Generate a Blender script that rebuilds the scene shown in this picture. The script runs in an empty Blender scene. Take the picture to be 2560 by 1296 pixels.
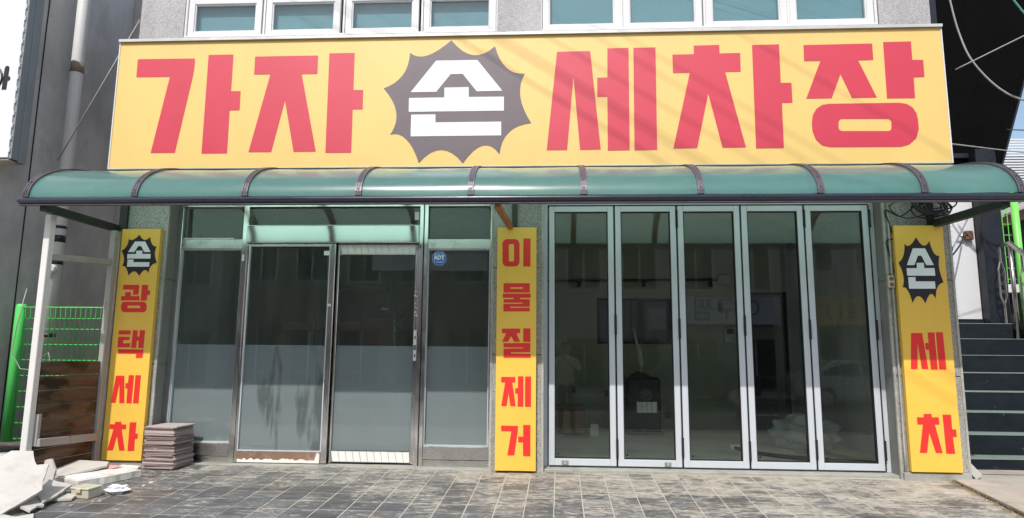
import bpy, bmesh, math, random
from mathutils import Vector, Matrix, geometry
random.seed(7)
SC = bpy.context.scene
COL = SC.collection
R = math.radians

# ------------------------------------------------------------------ camera
def look(yaw, pitch, roll):
    cy, sy, cp, sp = math.cos(yaw), math.sin(yaw), math.cos(pitch), math.sin(pitch)
    f = Vector((-sy*cp, cy*cp, sp)); r = Vector((cy, sy, 0)); u = r.cross(f)
    r2 = math.cos(roll)*r + math.sin(roll)*u; u2 = math.cos(roll)*u - math.sin(roll)*r
    return Matrix(((r2.x, u2.x, -f.x), (r2.y, u2.y, -f.y), (r2.z, u2.z, -f.z)))
cam_data = bpy.data.cameras.new('camera')
cam = bpy.data.objects.new('camera', cam_data); COL.objects.link(cam)
cam.matrix_world = Matrix.Translation((0, -5.9, 0.98)) @ look(0.05668, 0.14247, 0.008495).to_4x4()
cam_data.lens = 23.106; cam_data.sensor_width = 36.0
cam_data.clip_start = 0.01; cam_data.clip_end = 500
SC.camera = cam

# ------------------------------------------------------------------ sky, sun, exposure
SUN = Vector((0.24, 1.0, -1.28)).normalized()          # direction the light travels
elev = math.asin(-SUN.z)
world = bpy.data.worlds.new('World'); SC.world = world; world.use_nodes = True
wn = world.node_tree; wn.nodes.clear()
sky = wn.nodes.new('ShaderNodeTexSky'); sky.sky_type = 'NISHITA'; sky.sun_disc = False
sky.sun_elevation = elev
sky.sun_rotation = math.atan2(-SUN.x, -SUN.y)
sky.air_density = 1.3; sky.dust_density = 2.0; sky.ozone_density = 1.0
tc = wn.nodes.new('ShaderNodeTexCoord')
mp = wn.nodes.new('ShaderNodeMapping'); mp.inputs['Scale'].default_value = (1.0, 1.0, 2.2)
cn = wn.nodes.new('ShaderNodeTexNoise'); cn.inputs['Scale'].default_value = 2.2; cn.inputs['Detail'].default_value = 7; cn.inputs['Roughness'].default_value = 0.6
cr = wn.nodes.new('ShaderNodeValToRGB'); cr.color_ramp.elements[0].position = 0.44; cr.color_ramp.elements[1].position = 0.68
cm = wn.nodes.new('ShaderNodeMixRGB'); cm.inputs['Color2'].default_value = (7.5, 7.7, 8.0, 1)
bg = wn.nodes.new('ShaderNodeBackground'); bg.inputs['Strength'].default_value = 0.15
wo = wn.nodes.new('ShaderNodeOutputWorld')
wn.links.new(tc.outputs['Generated'], mp.inputs['Vector']); wn.links.new(mp.outputs['Vector'], cn.inputs['Vector'])
wn.links.new(cn.outputs['Fac'], cr.inputs['Fac']); wn.links.new(cr.outputs['Color'], cm.inputs['Fac'])
wn.links.new(sky.outputs['Color'], cm.inputs['Color1']); wn.links.new(cm.outputs['Color'], bg.inputs['Color'])
wn.links.new(bg.outputs['Background'], wo.inputs['Surface'])
sd = bpy.data.lights.new('sun', 'SUN'); sd.energy = 3.4; sd.angle = R(0.53); sd.color = (1.0, 0.955, 0.89)
sun = bpy.data.objects.new('sun', sd); COL.objects.link(sun)
sun.rotation_euler = SUN.to_track_quat('-Z', 'Y').to_euler(); sun.location = (-3, -20, 25)
SC.view_settings.view_transform = 'Standard'; SC.view_settings.look = 'None'
SC.view_settings.exposure = 0.18; SC.view_settings.gamma = 1.0; SC.view_settings.use_curve_mapping = False
SC.render.engine = 'CYCLES'
SC.cycles.max_bounces = 10; SC.cycles.transparent_max_bounces = 16; SC.cycles.diffuse_bounces = 5; SC.cycles.glossy_bounces = 5
SC.cycles.transmission_bounces = 6; SC.cycles.caustics_reflective = False; SC.cycles.caustics_refractive = False
SC.cycles.sample_clamp_indirect = 6.0

# ------------------------------------------------------------------ materials
MATS = {}
def newmat(name):
    m = bpy.data.materials.new(name); m.use_nodes = True
    nt = m.node_tree; nt.nodes.clear(); MATS[name] = m
    out = nt.nodes.new('ShaderNodeOutputMaterial')
    return m, nt, out
def N(nt, t, **kw):
    n = nt.nodes.new(t)
    for k, v in kw.items():
        if k.startswith('_'): setattr(n, k[1:], v)
        else: n.inputs[k.replace('__', ' ')].default_value = v
    return n
def c4(c): return (c[0], c[1], c[2], 1.0)
def pos(nt, stretch=(1, 1, 1)):
    g = N(nt, 'ShaderNodeNewGeometry'); mpn = N(nt, 'ShaderNodeMapping'); mpn.inputs['Scale'].default_value = stretch
    nt.links.new(g.outputs['Position'], mpn.inputs['Vector']); return mpn.outputs['Vector']
def noise(nt, vec, scale, detail=6, rough=0.6, dist=0.0):
    n = N(nt, 'ShaderNodeTexNoise', Scale=scale, Detail=detail, Roughness=rough, Distortion=dist)
    nt.links.new(vec, n.inputs['Vector']); return n.outputs['Fac']
def ramp(nt, fac, stops):
    r = N(nt, 'ShaderNodeValToRGB'); e = r.color_ramp.elements
    while len(e) < len(stops): e.new(0.5)
    for i, (p, c) in enumerate(stops):
        e[i].position = p; e[i].color = c4(c) if isinstance(c, tuple) else (c, c, c, 1)
    nt.links.new(fac, r.inputs['Fac']); return r.outputs['Color']
def mix(nt, fac, a, b, mode='MIX'):
    m = N(nt, 'ShaderNodeMixRGB'); m.blend_type = mode
    for s, v in (('Fac', fac), ('Color1', a), ('Color2', b)):
        if isinstance(v, (int, float)): m.inputs[s].default_value = v
        elif isinstance(v, tuple): m.inputs[s].default_value = c4(v)
        else: nt.links.new(v, m.inputs[s])
    return m.outputs['Color']
def math_(nt, op, a, b=0.0):
    m = N(nt, 'ShaderNodeMath'); m.operation = op
    for i, v in enumerate((a, b)):
        if isinstance(v, (int, float)): m.inputs[i].default_value = v
        else: nt.links.new(v, m.inputs[i])
    return m.outputs[0]
def bumpn(nt, h, strength, dist=0.01):
    b = N(nt, 'ShaderNodeBump', Strength=strength, Distance=dist); nt.links.new(h, b.inputs['Height']); return b.outputs['Normal']
def bsdf(nt, out, col, rough=0.5, metal=0.0, spec=0.5, normal=None, coat=0.0, sheen=0.0):
    p = N(nt, 'ShaderNodeBsdfPrincipled'); p.inputs['Coat Roughness'].default_value = 0.45
    def put(s, v):
        if isinstance(v, (int, float)): p.inputs[s].default_value = v
        elif isinstance(v, tuple): p.inputs[s].default_value = c4(v)
        else: nt.links.new(v, p.inputs[s])
    put('Base Color', col); put('Roughness', rough); put('Metallic', metal); put('Specular IOR Level', spec); put('Coat Weight', coat)
    if normal is not None: nt.links.new(normal, p.inputs['Normal'])
    nt.links.new(p.outputs['BSDF'], out.inputs['Surface']); return p
def pbr(name, col, rough=0.5, metal=0.0, spec=0.5, var=0.12, vscale=2.5, col2=None, c2amt=(0.5, 0.75), c2scale=4.0, bump=0.0, bscale=60, stretch=(1, 1, 1), rvar=0.12, coat=0.0):
    m, nt, out = newmat(name); v = pos(nt, stretch)
    n1 = noise(nt, v, vscale, 7, 0.65)
    k = tuple(min(1, x*(1+var)) for x in col); d = tuple(x*(1-var) for x in col)
    c = ramp(nt, n1, [(0.3, d), (0.7, k)])
    if col2:
        n2 = noise(nt, v, c2scale, 8, 0.68)
        c = mix(nt, ramp(nt, n2, [(c2amt[0], 0.0), (c2amt[1], 1.0)]), c, col2)
    n3 = noise(nt, v, vscale*3.1, 5, 0.6)
    rg = ramp(nt, n3, [(0.3, max(0.02, rough-rvar)), (0.7, min(1, rough+rvar))])
    nm = bumpn(nt, noise(nt, v, bscale, 6, 0.6), bump, 0.004) if bump else None
    bsdf(nt, out, c, rg, metal, spec, nm, coat); return m

pbr('granite_trim', (0.42, 0.41, 0.38), 0.7, bump=0.2, var=0.15, vscale=30, col2=(0.2, 0.19, 0.17), c2scale=3)
def stone(name, base, dark, light, scale=170):
    m, nt, out = newmat(name); v = pos(nt)
    vo = N(nt, 'ShaderNodeTexVoronoi', Scale=scale); nt.links.new(v, vo.inputs['Vector'])
    sp = ramp(nt, noise(nt, v, scale*0.9, 3, 0.7), [(0.38, dark), (0.5, base), (0.64, light)])
    st = ramp(nt, noise(nt, pos(nt, (1, 1, 0.35)), 1.7, 6, 0.65), [(0.35, 0.72), (0.65, 1.0)])
    c = mix(nt, 1.0, sp, st, 'MULTIPLY')
    bsdf(nt, out, c, 0.75, 0, 0.35, bumpn(nt, noise(nt, v, scale*1.1, 3, 0.6), 0.35, 0.003))
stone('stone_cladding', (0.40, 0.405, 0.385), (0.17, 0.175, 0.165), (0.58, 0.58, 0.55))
stone('stone_return', (0.30, 0.305, 0.295), (0.2, 0.2, 0.195), (0.38, 0.38, 0.365), 220)  # darker copy of the pillar stone, with the returns' shade in its colour
stone('stone_upper', (0.52, 0.51, 0.52), (0.30, 0.30, 0.31), (0.66, 0.65, 0.66))
pbr('render_dark', (0.58, 0.57, 0.55), 0.9, var=0.3, vscale=1.3, bump=0.5, bscale=45, stretch=(1, 1, 0.6), col2=(0.40, 0.40, 0.395), c2scale=2.0)
pbr('render_brown', (0.48, 0.45, 0.41), 0.9, var=0.2, vscale=1.6, bump=0.4, bscale=55)
pbr('white_frame', (0.72, 0.71, 0.72), 0.35, var=0.05, col2=(0.62, 0.60, 0.57), c2amt=(0.6, 0.85))
pbr('silver_frame', (0.62, 0.655, 0.71), 0.38, 0.15, var=0.03, rvar=0.05)
pbr('black_rubber', (0.012, 0.012, 0.016), 0.6, var=0.2)
pbr('stainless', (0.76, 0.755, 0.74), 0.15, 1.0, var=0.08, vscale=3.0, rvar=0.09, stretch=(3, 3, 0.7), col2=(0.42, 0.36, 0.30), c2amt=(0.66, 0.88), c2scale=6)
pbr('stainless_dull', (0.70, 0.69, 0.67), 0.32, 1.0, var=0.12, rvar=0.1, col2=(0.32, 0.26, 0.21), c2amt=(0.55, 0.85), c2scale=8, stretch=(1, 1, 2))
pbr('brown_rail', (0.24, 0.145, 0.10), 0.55, var=0.25, vscale=6, col2=(0.40, 0.30, 0.24), c2amt=(0.5, 0.7), c2scale=9)
pbr('white_peel', (0.80, 0.78, 0.75), 0.5, var=0.08, col2=(0.45, 0.38, 0.28), c2amt=(0.62, 0.75), c2scale=14)
def vinyl(name, col, rough=0.42, spec=0.5, coat=0.0):
    m, nt, out = newmat(name); v = pos(nt)
    c = mix(nt, ramp(nt, noise(nt, pos(nt, (1.2, 1, 0.5)), 1.6, 6, 0.62), [(0.42, 0.0), (0.75, 1.0)]), col, tuple(x*0.90 for x in col))
    nm = bumpn(nt, noise(nt, v, 3.5, 2, 0.5), 0.06, 0.02)
    bsdf(nt, out, c, ramp(nt, noise(nt, v, 5, 4, 0.6), [(0.3, rough-0.05), (0.7, rough+0.07)]), 0, spec, nm, coat)
vinyl('vinyl_yellow', (0.88, 0.545, 0.085)); vinyl('vinyl_red', (0.80, 0.035, 0.03)); vinyl('vinyl_dark', (0.022, 0.016, 0.022)); vinyl('vinyl_white', (0.84, 0.86, 0.88))
vinyl('banner_yellow', (0.81, 0.545, 0.155), 0.52, 0.9, 0.3); vinyl('banner_red', (0.60, 0.010, 0.048), 0.52, 0.9, 0.3); vinyl('banner_dark', (0.11, 0.080, 0.098), 0.52, 0.9, 0.3); vinyl('banner_white', (0.76, 0.78, 0.84), 0.52, 0.9, 0.3)
pbr('sign_metal', (0.62, 0.62, 0.60), 0.4, 0.4, var=0.08, col2=(0.30, 0.20, 0.12), c2amt=(0.66, 0.82))
pbr('sign_bottom', (0.33, 0.36, 0.31), 0.6, var=0.1)
pbr('navy_pipe', (0.014, 0.017, 0.032), 0.32, 0.0, 0.6, var=0.2, col2=(0.20, 0.20, 0.22), c2amt=(0.70, 0.78), c2scale=12, stretch=(0.5, 1, 1))
pbr('rib_metal', (0.105, 0.095, 0.115), 0.42, 0.3, var=0.25, vscale=6, col2=(0.19, 0.17, 0.18), c2amt=(0.6, 0.8), c2scale=10)
pbr('rib_under', (0.30, 0.23, 0.19), 0.55, var=0.15, vscale=5); pbr('stainless_header', (0.60, 0.60, 0.59), 0.09, 1.0, var=0.04, rvar=0.03)
pbr('bracket_dark', (0.030, 0.036, 0.032), 0.5, 0.2, var=0.25, col2=(0.10, 0.065, 0.04), c2amt=(0.66, 0.82))
pbr('bracket_brown', (0.33, 0.13, 0.055), 0.6, var=0.2, col2=(0.2, 0.09, 0.05), c2scale=8)
def fresnel2(nt, ior):
    # the same reflectance from either side of the thin sheet (no refraction is traced through it)
    g = N(nt, 'ShaderNodeNewGeometry'); f = N(nt, 'ShaderNodeFresnel')
    nt.links.new(math_(nt, 'ADD', math_(nt, 'MULTIPLY', g.outputs['Backfacing'], 1/ior-ior), ior), f.inputs['IOR'])
    return f
# translucent ribbed-polycarbonate sheet of the canopy
m, nt, out = newmat('canopy_sheet')
v = pos(nt, (1.0, 1.0, 1.0)); dirt = noise(nt, pos(nt, (1.2, 5, 5)), 2.2, 7, 0.65)
colr = ramp(nt, dirt, [(0.3, (0.070, 0.265, 0.290)), (0.75, (0.110, 0.335, 0.360))])
stk = ramp(nt, noise(nt, pos(nt, (26, 1.2, 1.2)), 2.0, 5, 0.65), [(0.50, 0.0), (0.85, 0.30)])
colr = mix(nt, stk, colr, (0.42, 0.60, 0.58))
grm = ramp(nt, noise(nt, pos(nt, (1.0, 2.5, 2.5)), 1.4, 6, 0.7), [(0.55, 0.0), (0.80, 0.3)])
colr = mix(nt, grm, colr, (0.16, 0.30, 0.28))
spk = ramp(nt, noise(nt, pos(nt), 38, 2, 0.5), [(0.735, 0.0), (0.76, 0.8)])
colr = mix(nt, spk, colr, (0.05, 0.07, 0.06))
tr = N(nt, 'ShaderNodeBsdfTranslucent', Color=c4((0.60, 1.0, 0.85)))
df = N(nt, 'ShaderNodeBsdfDiffuse'); nt.links.new(colr, df.inputs['Color'])
gl = N(nt, 'ShaderNodeBsdfGlossy', Color=c4((1, 1, 1))); nt.links.new(ramp(nt, dirt, [(0.3, 0.20), (0.7, 0.27)]), gl.inputs['Roughness'])
fr = fresnel2(nt, 1.5)
m1 = N(nt, 'ShaderNodeMixShader', Fac=0.70); m2 = N(nt, 'ShaderNodeMixShader')
nt.links.new(df.outputs[0], m1.inputs[1]); nt.links.new(tr.outputs[0], m1.inputs[2])
nt.links.new(fr.outputs[0], m2.inputs[0]); nt.links.new(m1.outputs[0], m2.inputs[1]); nt.links.new(gl.outputs[0], m2.inputs[2])
nt.links.new(m2.outputs[0], out.inputs['Surface'])
def glass(name, tint, ior=1.5, rough=0.0, dust_haze=0.0):
    m, nt, out = newmat(name)
    t = N(nt, 'ShaderNodeBsdfTransparent', Color=c4(tint)); g = N(nt, 'ShaderNodeBsdfGlossy', Roughness=rough)
    f = fresnel2(nt, ior); x = N(nt, 'ShaderNodeMixShader'); base = t.outputs[0]
    if dust_haze:      # dusty film and wipe marks, also painting in the haze of street reflections
        d = N(nt, 'ShaderNodeBsdfDiffuse', Color=c4((0.52, 0.56, 0.52))); dm = N(nt, 'ShaderNodeMixShader')
        nz = math_(nt, 'ADD', math_(nt, 'MULTIPLY', noise(nt, pos(nt, (1.6, 1, 0.6)), 2.2, 7, 0.7, 0.8), 0.7), math_(nt, 'MULTIPLY', noise(nt, pos(nt, (9, 1, 1.2)), 3.0, 4, 0.6), 0.3))
        nt.links.new(ramp(nt, nz, [(0.32, dust_haze*0.45), (0.68, dust_haze*1.5)]), dm.inputs[0])
        nt.links.new(base, dm.inputs[1]); nt.links.new(d.outputs[0], dm.inputs[2]); base = dm.outputs[0]
    nt.links.new(f.outputs[0], x.inputs[0]); nt.links.new(base, x.inputs[1]); nt.links.new(g.outputs[0], x.inputs[2])
    nt.links.new(x.outputs[0], out.inputs['Surface'])
glass('shop_glass', (0.945, 0.968, 0.96), dust_haze=0.036); glass('folding_glass', (0.95, 0.975, 0.96), dust_haze=0.004); glass('teal_glass', (0.65, 0.785, 0.815), 1.6, dust_haze=0.04); glass('car_glass', (0.25, 0.28, 0.28))
# frosted film on the lower half of the shop glass, water-stained
m, nt, out = newmat('frost_film')
stn = noise(nt, pos(nt, (2.6, 1, 0.5)), 1.8, 5, 0.6, 0.3)
c = mix(nt, ramp(nt, stn, [(0.55, 0.0), (0.62, 1.0)]), (0.232, 0.258, 0.285), (0.105, 0.120, 0.130))
bsdf(nt, out, c, 0.45, 0, 0.3)
m, nt, out = newmat('frost_film_clean')
c = ramp(nt, noise(nt, pos(nt, (1, 1, 0.6)), 2.0, 5, 0.6), [(0.3, (0.222, 0.247, 0.274)), (0.7, (0.248, 0.274, 0.302))])
bsdf(nt, out, c, 0.45, 0, 0.3)
pbr('blind', (0.72, 0.75, 0.75), 0.8, var=0.06)
pbr('interior_wall', (0.38, 0.375, 0.32), 0.85, var=0.10, vscale=1.2, bump=0.1)
pbr('interior_floor', (0.76, 0.77, 0.66), 0.5, var=0.15, vscale=1.5, col2=(0.52, 0.51, 0.45), c2scale=2.5)
pbr('void_dark', (0.012, 0.012, 0.014), 0.7)  # near-black: the darkness of unlit rooms and voids is in the colour
pbr('black_plastic', (0.013, 0.013, 0.014), 0.35); pbr('grey_plastic', (0.45, 0.45, 0.43), 0.5); pbr('cream_plastic', (0.62, 0.56, 0.42), 0.45, var=0.06)
pbr('white_plastic', (0.78, 0.78, 0.76), 0.45, var=0.05); pbr('red_dark', (0.16, 0.012, 0.016), 0.35); pbr('cardboard', (0.33, 0.20, 0.12), 0.85)
pbr('red_plastic', (0.6, 0.05, 0.03), 0.5); pbr('blue_sheet', (0.006, 0.14, 0.62), 0.4, var=0.05); pbr('sticker_white', (0.85, 0.86, 0.86), 0.5, var=0.04)
pbr('pipe_white', (0.72, 0.71, 0.70), 0.45, var=0.06, vscale=4, col2=(0.5, 0.45, 0.40), c2amt=(0.65, 0.85), stretch=(3, 3, 0.4))
pbr('tape_black', (0.012, 0.012, 0.02), 0.4); pbr('tape_brown', (0.24, 0.19, 0.14), 0.55)
pbr('post_paint', (0.74, 0.73, 0.71), 0.5, var=0.08, vscale=5, col2=(0.20, 0.085, 0.04), c2amt=(0.64, 0.74), c2scale=9, stretch=(1, 1, 0.35))
pbr('post_grey', (0.36, 0.34, 0.32), 0.5, var=0.12, col2=(0.20, 0.085, 0.04), c2amt=(0.58, 0.70), c2scale=9, stretch=(1, 1, 0.4))
m, nt, out = newmat('wet_wood')
g = noise(nt, pos(nt, (1, 1.6, 22)), 2.2, 8, 0.7, 0.4)
c = ramp(nt, g, [(0.25, (0.042, 0.024, 0.016)), (0.5, (0.120, 0.070, 0.045)), (0.75, (0.205, 0.128, 0.085))])
blot = ramp(nt, noise(nt, pos(nt, (1, 1.5, 3.2)), 2.3, 4, 0.55), [(0.50, 0.0), (0.60, 1.0)])
c = mix(nt, blot, c, (0.016, 0.009, 0.007))
oi = N(nt, 'ShaderNodeObjectInfo'); c = mix(nt, 1.0, c, ramp(nt, oi.outputs['Random'], [(0, 0.75), (1, 1.15)]), 'MULTIPLY')
bsdf(nt, out, c, ramp(nt, blot, [(0, 0.62), (1, 0.35)]), 0, 0.4, bumpn(nt, g, 0.4, 0.004))
pbr('fence_green', (0.10, 0.64, 0.14), 0.38, var=0.08); pbr('lime_green', (0.20, 0.66, 0.12), 0.4, var=0.06)
pbr('board_white', (0.53, 0.505, 0.48), 0.85, var=0.08, vscale=6, col2=(0.40, 0.36, 0.32), c2amt=(0.50, 0.75), c2scale=7, bump=0.35, bscale=40)
pbr('foam_white', (0.68, 0.66, 0.62), 0.9, var=0.10, vscale=9, col2=(0.40, 0.37, 0.33), c2amt=(0.5, 0.72), c2scale=7, bump=0.5, bscale=25)
pbr('paper_white', (0.80, 0.81, 0.85), 0.8, var=0.04); pbr('paper_pink', (0.62, 0.30, 0.30), 0.8)
pbr('box_beige', (0.52, 0.50, 0.38), 0.5, var=0.05)
def tilemat(name, lo, hi):
    m, nt, out = newmat(name); oi = N(nt, 'ShaderNodeObjectInfo')
    c = ramp(nt, oi.outputs['Random'], [(0, lo), (1, hi)])
    c = mix(nt, ramp(nt, noise(nt, pos(nt, (1, 1, 6)), 14, 5, 0.6), [(0.55, 0.0), (0.75, 1.0)]), c, (0.50, 0.43, 0.38))
    bsdf(nt, out, c, 0.6, 0, 0.4)
tilemat('stack_tile', (0.20, 0.13, 0.12), (0.50, 0.42, 0.41))
# slate-look floor tiles smeared with dried mortar
def paving_mat():
    m, nt, out = newmat('slate_tile')
    v = pos(nt, (1.0, 3.2, 1)); oi = N(nt, 'ShaderNodeObjectInfo')
    slate = ramp(nt, noise(nt, v, 5.5, 7, 0.65), [(0.3, (0.060, 0.066, 0.078)), (0.7, (0.120, 0.129, 0.146))])
    slate = mix(nt, 1.0, slate, ramp(nt, oi.outputs['Random'], [(0, 0.8), (1, 1.25)]), 'MULTIPLY')
    brown = ramp(nt, noise(nt, pos(nt, (1, 1, 1)), 1.1, 4, 0.55), [(0.53, 0.0), (0.68, 0.6)])
    slate = mix(nt, brown, slate, (0.16, 0.10, 0.07))
    # mortar: streaks dragged along x, thicker near the doors and towards the right side
    n = noise(nt, pos(nt, (1.0, 3.4, 1)), 8.5, 10, 0.76, 0.9)
    n2 = noise(nt, pos(nt, (1.0, 4.0, 1)), 26.0, 6, 0.7, 0.8)
    n = math_(nt, 'ADD', math_(nt, 'MULTIPLY', n, 0.62), math_(nt, 'MULTIPLY', n2, 0.38))
    sep = N(nt, 'ShaderNodeSeparateXYZ'); g = N(nt, 'ShaderNodeNewGeometry'); nt.links.new(g.outputs['Position'], sep.inputs[0])
    right = math_(nt, 'MULTIPLY', sep.outputs['X'], 0.0125)
    near = math_(nt, 'MULTIPLY', sep.outputs['Y'], 0.05)
    big = math_(nt, 'MULTIPLY', math_(nt, 'SUBTRACT', noise(nt, pos(nt), 3.0, 4, 0.6), 0.5), 0.15)
    rnd = math_(nt, 'MULTIPLY', math_(nt, 'SUBTRACT', oi.outputs['Random'], 0.5), 0.05)
    s = math_(nt, 'ADD', math_(nt, 'ADD', n, right), math_(nt, 'ADD', math_(nt, 'ADD', near, rnd), big))
    mort = ramp(nt, s, [(0.452, 0.0), (0.466, 0.80), (0.56, 1.0)])
    thin = ramp(nt, noise(nt, pos(nt, (1, 2.0, 1)), 3.6, 6, 0.7), [(0.40, 0.02), (0.78, 0.24)])
    mort = math_(nt, 'MAXIMUM', mort, thin)
    mc = ramp(nt, noise(nt, pos(nt), 9, 5, 0.6), [(0.3, (0.32, 0.285, 0.24)), (0.7, (0.51, 0.46, 0.395))])
    c = mix(nt, mort, slate, mc)
    wet = ramp(nt, noise(nt, pos(nt, (1, 1.6, 1)), 1.7, 3, 0.5), [(0.57, 0.0), (0.62, 0.55)])
    c = mix(nt, wet, c, (0.07, 0.066, 0.062))
    rg = mix(nt, mort, (0.42, 0.42, 0.42), (0.85, 0.85, 0.85))
    bsdf(nt, out, c, rg, 0, 0.4, bumpn(nt, math_(nt, 'ADD', mort, math_(nt, 'MULTIPLY', noise(nt, v, 22, 6, 0.6), 0.7)), 0.5, 0.003))
paving_mat()
pbr('mortar', (0.46, 0.42, 0.36), 0.9, var=0.12, vscale=12, bump=0.3)
pbr('concrete', (0.40, 0.36, 0.31), 0.88, var=0.12, vscale=2.0, col2=(0.28, 0.24, 0.20), c2scale=3, bump=0.25, bscale=70)
pbr('sill_concrete', (0.36, 0.355, 0.325), 0.88, var=0.12, vscale=5, col2=(0.22, 0.21, 0.19), c2scale=6, bump=0.3)
pbr('kerb_dark', (0.10, 0.085, 0.07), 0.9, var=0.25, vscale=8)
pbr('asphalt', (0.055, 0.056, 0.058), 0.9, var=0.2, vscale=2, bump=0.4, bscale=120); pbr('road_paint', (0.7, 0.7, 0.68), 0.7)
pbr('pavement_grey', (0.36, 0.345, 0.32), 0.9, var=0.12)
pbr('stair_paint', (0.011, 0.0155, 0.021), 0.75, spec=0.2, var=0.3, vscale=5, col2=(0.05, 0.16, 0.15), c2amt=(0.66, 0.72), c2scale=9, stretch=(1, 1, 1.6), bump=0.2)
pbr('stair_nosing', (0.19, 0.24, 0.22), 0.7, var=0.15, vscale=8, col2=(0.14, 0.15, 0.14), c2amt=(0.55, 0.8))
pbr('panel_white', (0.66, 0.665, 0.70), 0.45, var=0.04); pbr('steel_dark', (0.014, 0.017, 0.026), 0.45, 0.2)
pbr('black_cladding', (0.0035, 0.0035, 0.004), 0.95, spec=0.05); pbr('rust_brown', (0.19, 0.11, 0.07), 0.7, var=0.3)
pbr('steel_rail', (0.42, 0.39, 0.36), 0.3, 1.0, col2=(0.25, 0.16, 0.1), c2amt=(0.6, 0.75))
pbr('corrugated_white', (0.66, 0.68, 0.71), 0.5, var=0.04); pbr('cable_black', (0.012, 0.014, 0.016), 0.5); pbr('cable_grey', (0.33, 0.33, 0.30), 0.55)
pbr('cable_green', (0.10, 0.32, 0.28), 0.5); pbr('dry_grass', (0.32, 0.23, 0.11), 0.9)
pbr('lightbox_white', (0.78, 0.78, 0.83), 0.4, var=0.03); pbr('lightbox_side', (0.30, 0.335, 0.355), 0.45, 0.2, var=0.08); pbr('rust_tin', (0.42, 0.37, 0.31), 0.6, col2=(0.2, 0.1, 0.05), c2amt=(0.55, 0.7))
pbr('wall_far', (0.42, 0.40, 0.35), 0.85); pbr('wall_far_grey', (0.36, 0.37, 0.37), 0.85); pbr('wall_far_brick', (0.32, 0.25, 0.21), 0.85)
pbr('car_silver', (0.5, 0.52, 0.55), 0.28, 0.4, coat=0.6, var=0.03); pbr('car_dark', (0.03, 0.035, 0.045), 0.28, coat=0.6, var=0.03); pbr('tyre', (0.015, 0.015, 0.016), 0.8); pbr('rim', (0.5, 0.5, 0.52), 0.3, 0.9)
pbr('lamp_clear', (0.75, 0.76, 0.78), 0.2); pbr('sign_blue', (0.03, 0.09, 0.35), 0.4); pbr('sign_yellow_far', (0.75, 0.55, 0.12), 0.5)
pbr('skin', (0.48, 0.29, 0.21), 0.55, var=0.05); pbr('hair', (0.012, 0.010, 0.009), 0.5); pbr('sweater', (0.55, 0.53, 0.48), 0.9, var=0.06, bump=0.2); pbr('trousers', (0.035, 0.036, 0.045), 0.85); pbr('shoe', (0.5, 0.5, 0.5), 0.6)
# thin hazy plastic bag
m, nt, out = newmat('plastic_film')
t = N(nt, 'ShaderNodeBsdfTransparent', Color=c4((0.93, 0.95, 0.94))); p_ = N(nt, 'ShaderNodeBsdfPrincipled'); p_.inputs['Base Color'].default_value = (0.7, 0.74, 0.72, 1); p_.inputs['Roughness'].default_value = 0.25
x = N(nt, 'ShaderNodeMixShader', Fac=0.45); nt.links.new(t.outputs[0], x.inputs[1]); nt.links.new(p_.outputs[0], x.inputs[2]); nt.links.new(x.outputs[0], out.inputs['Surface'])

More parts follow.
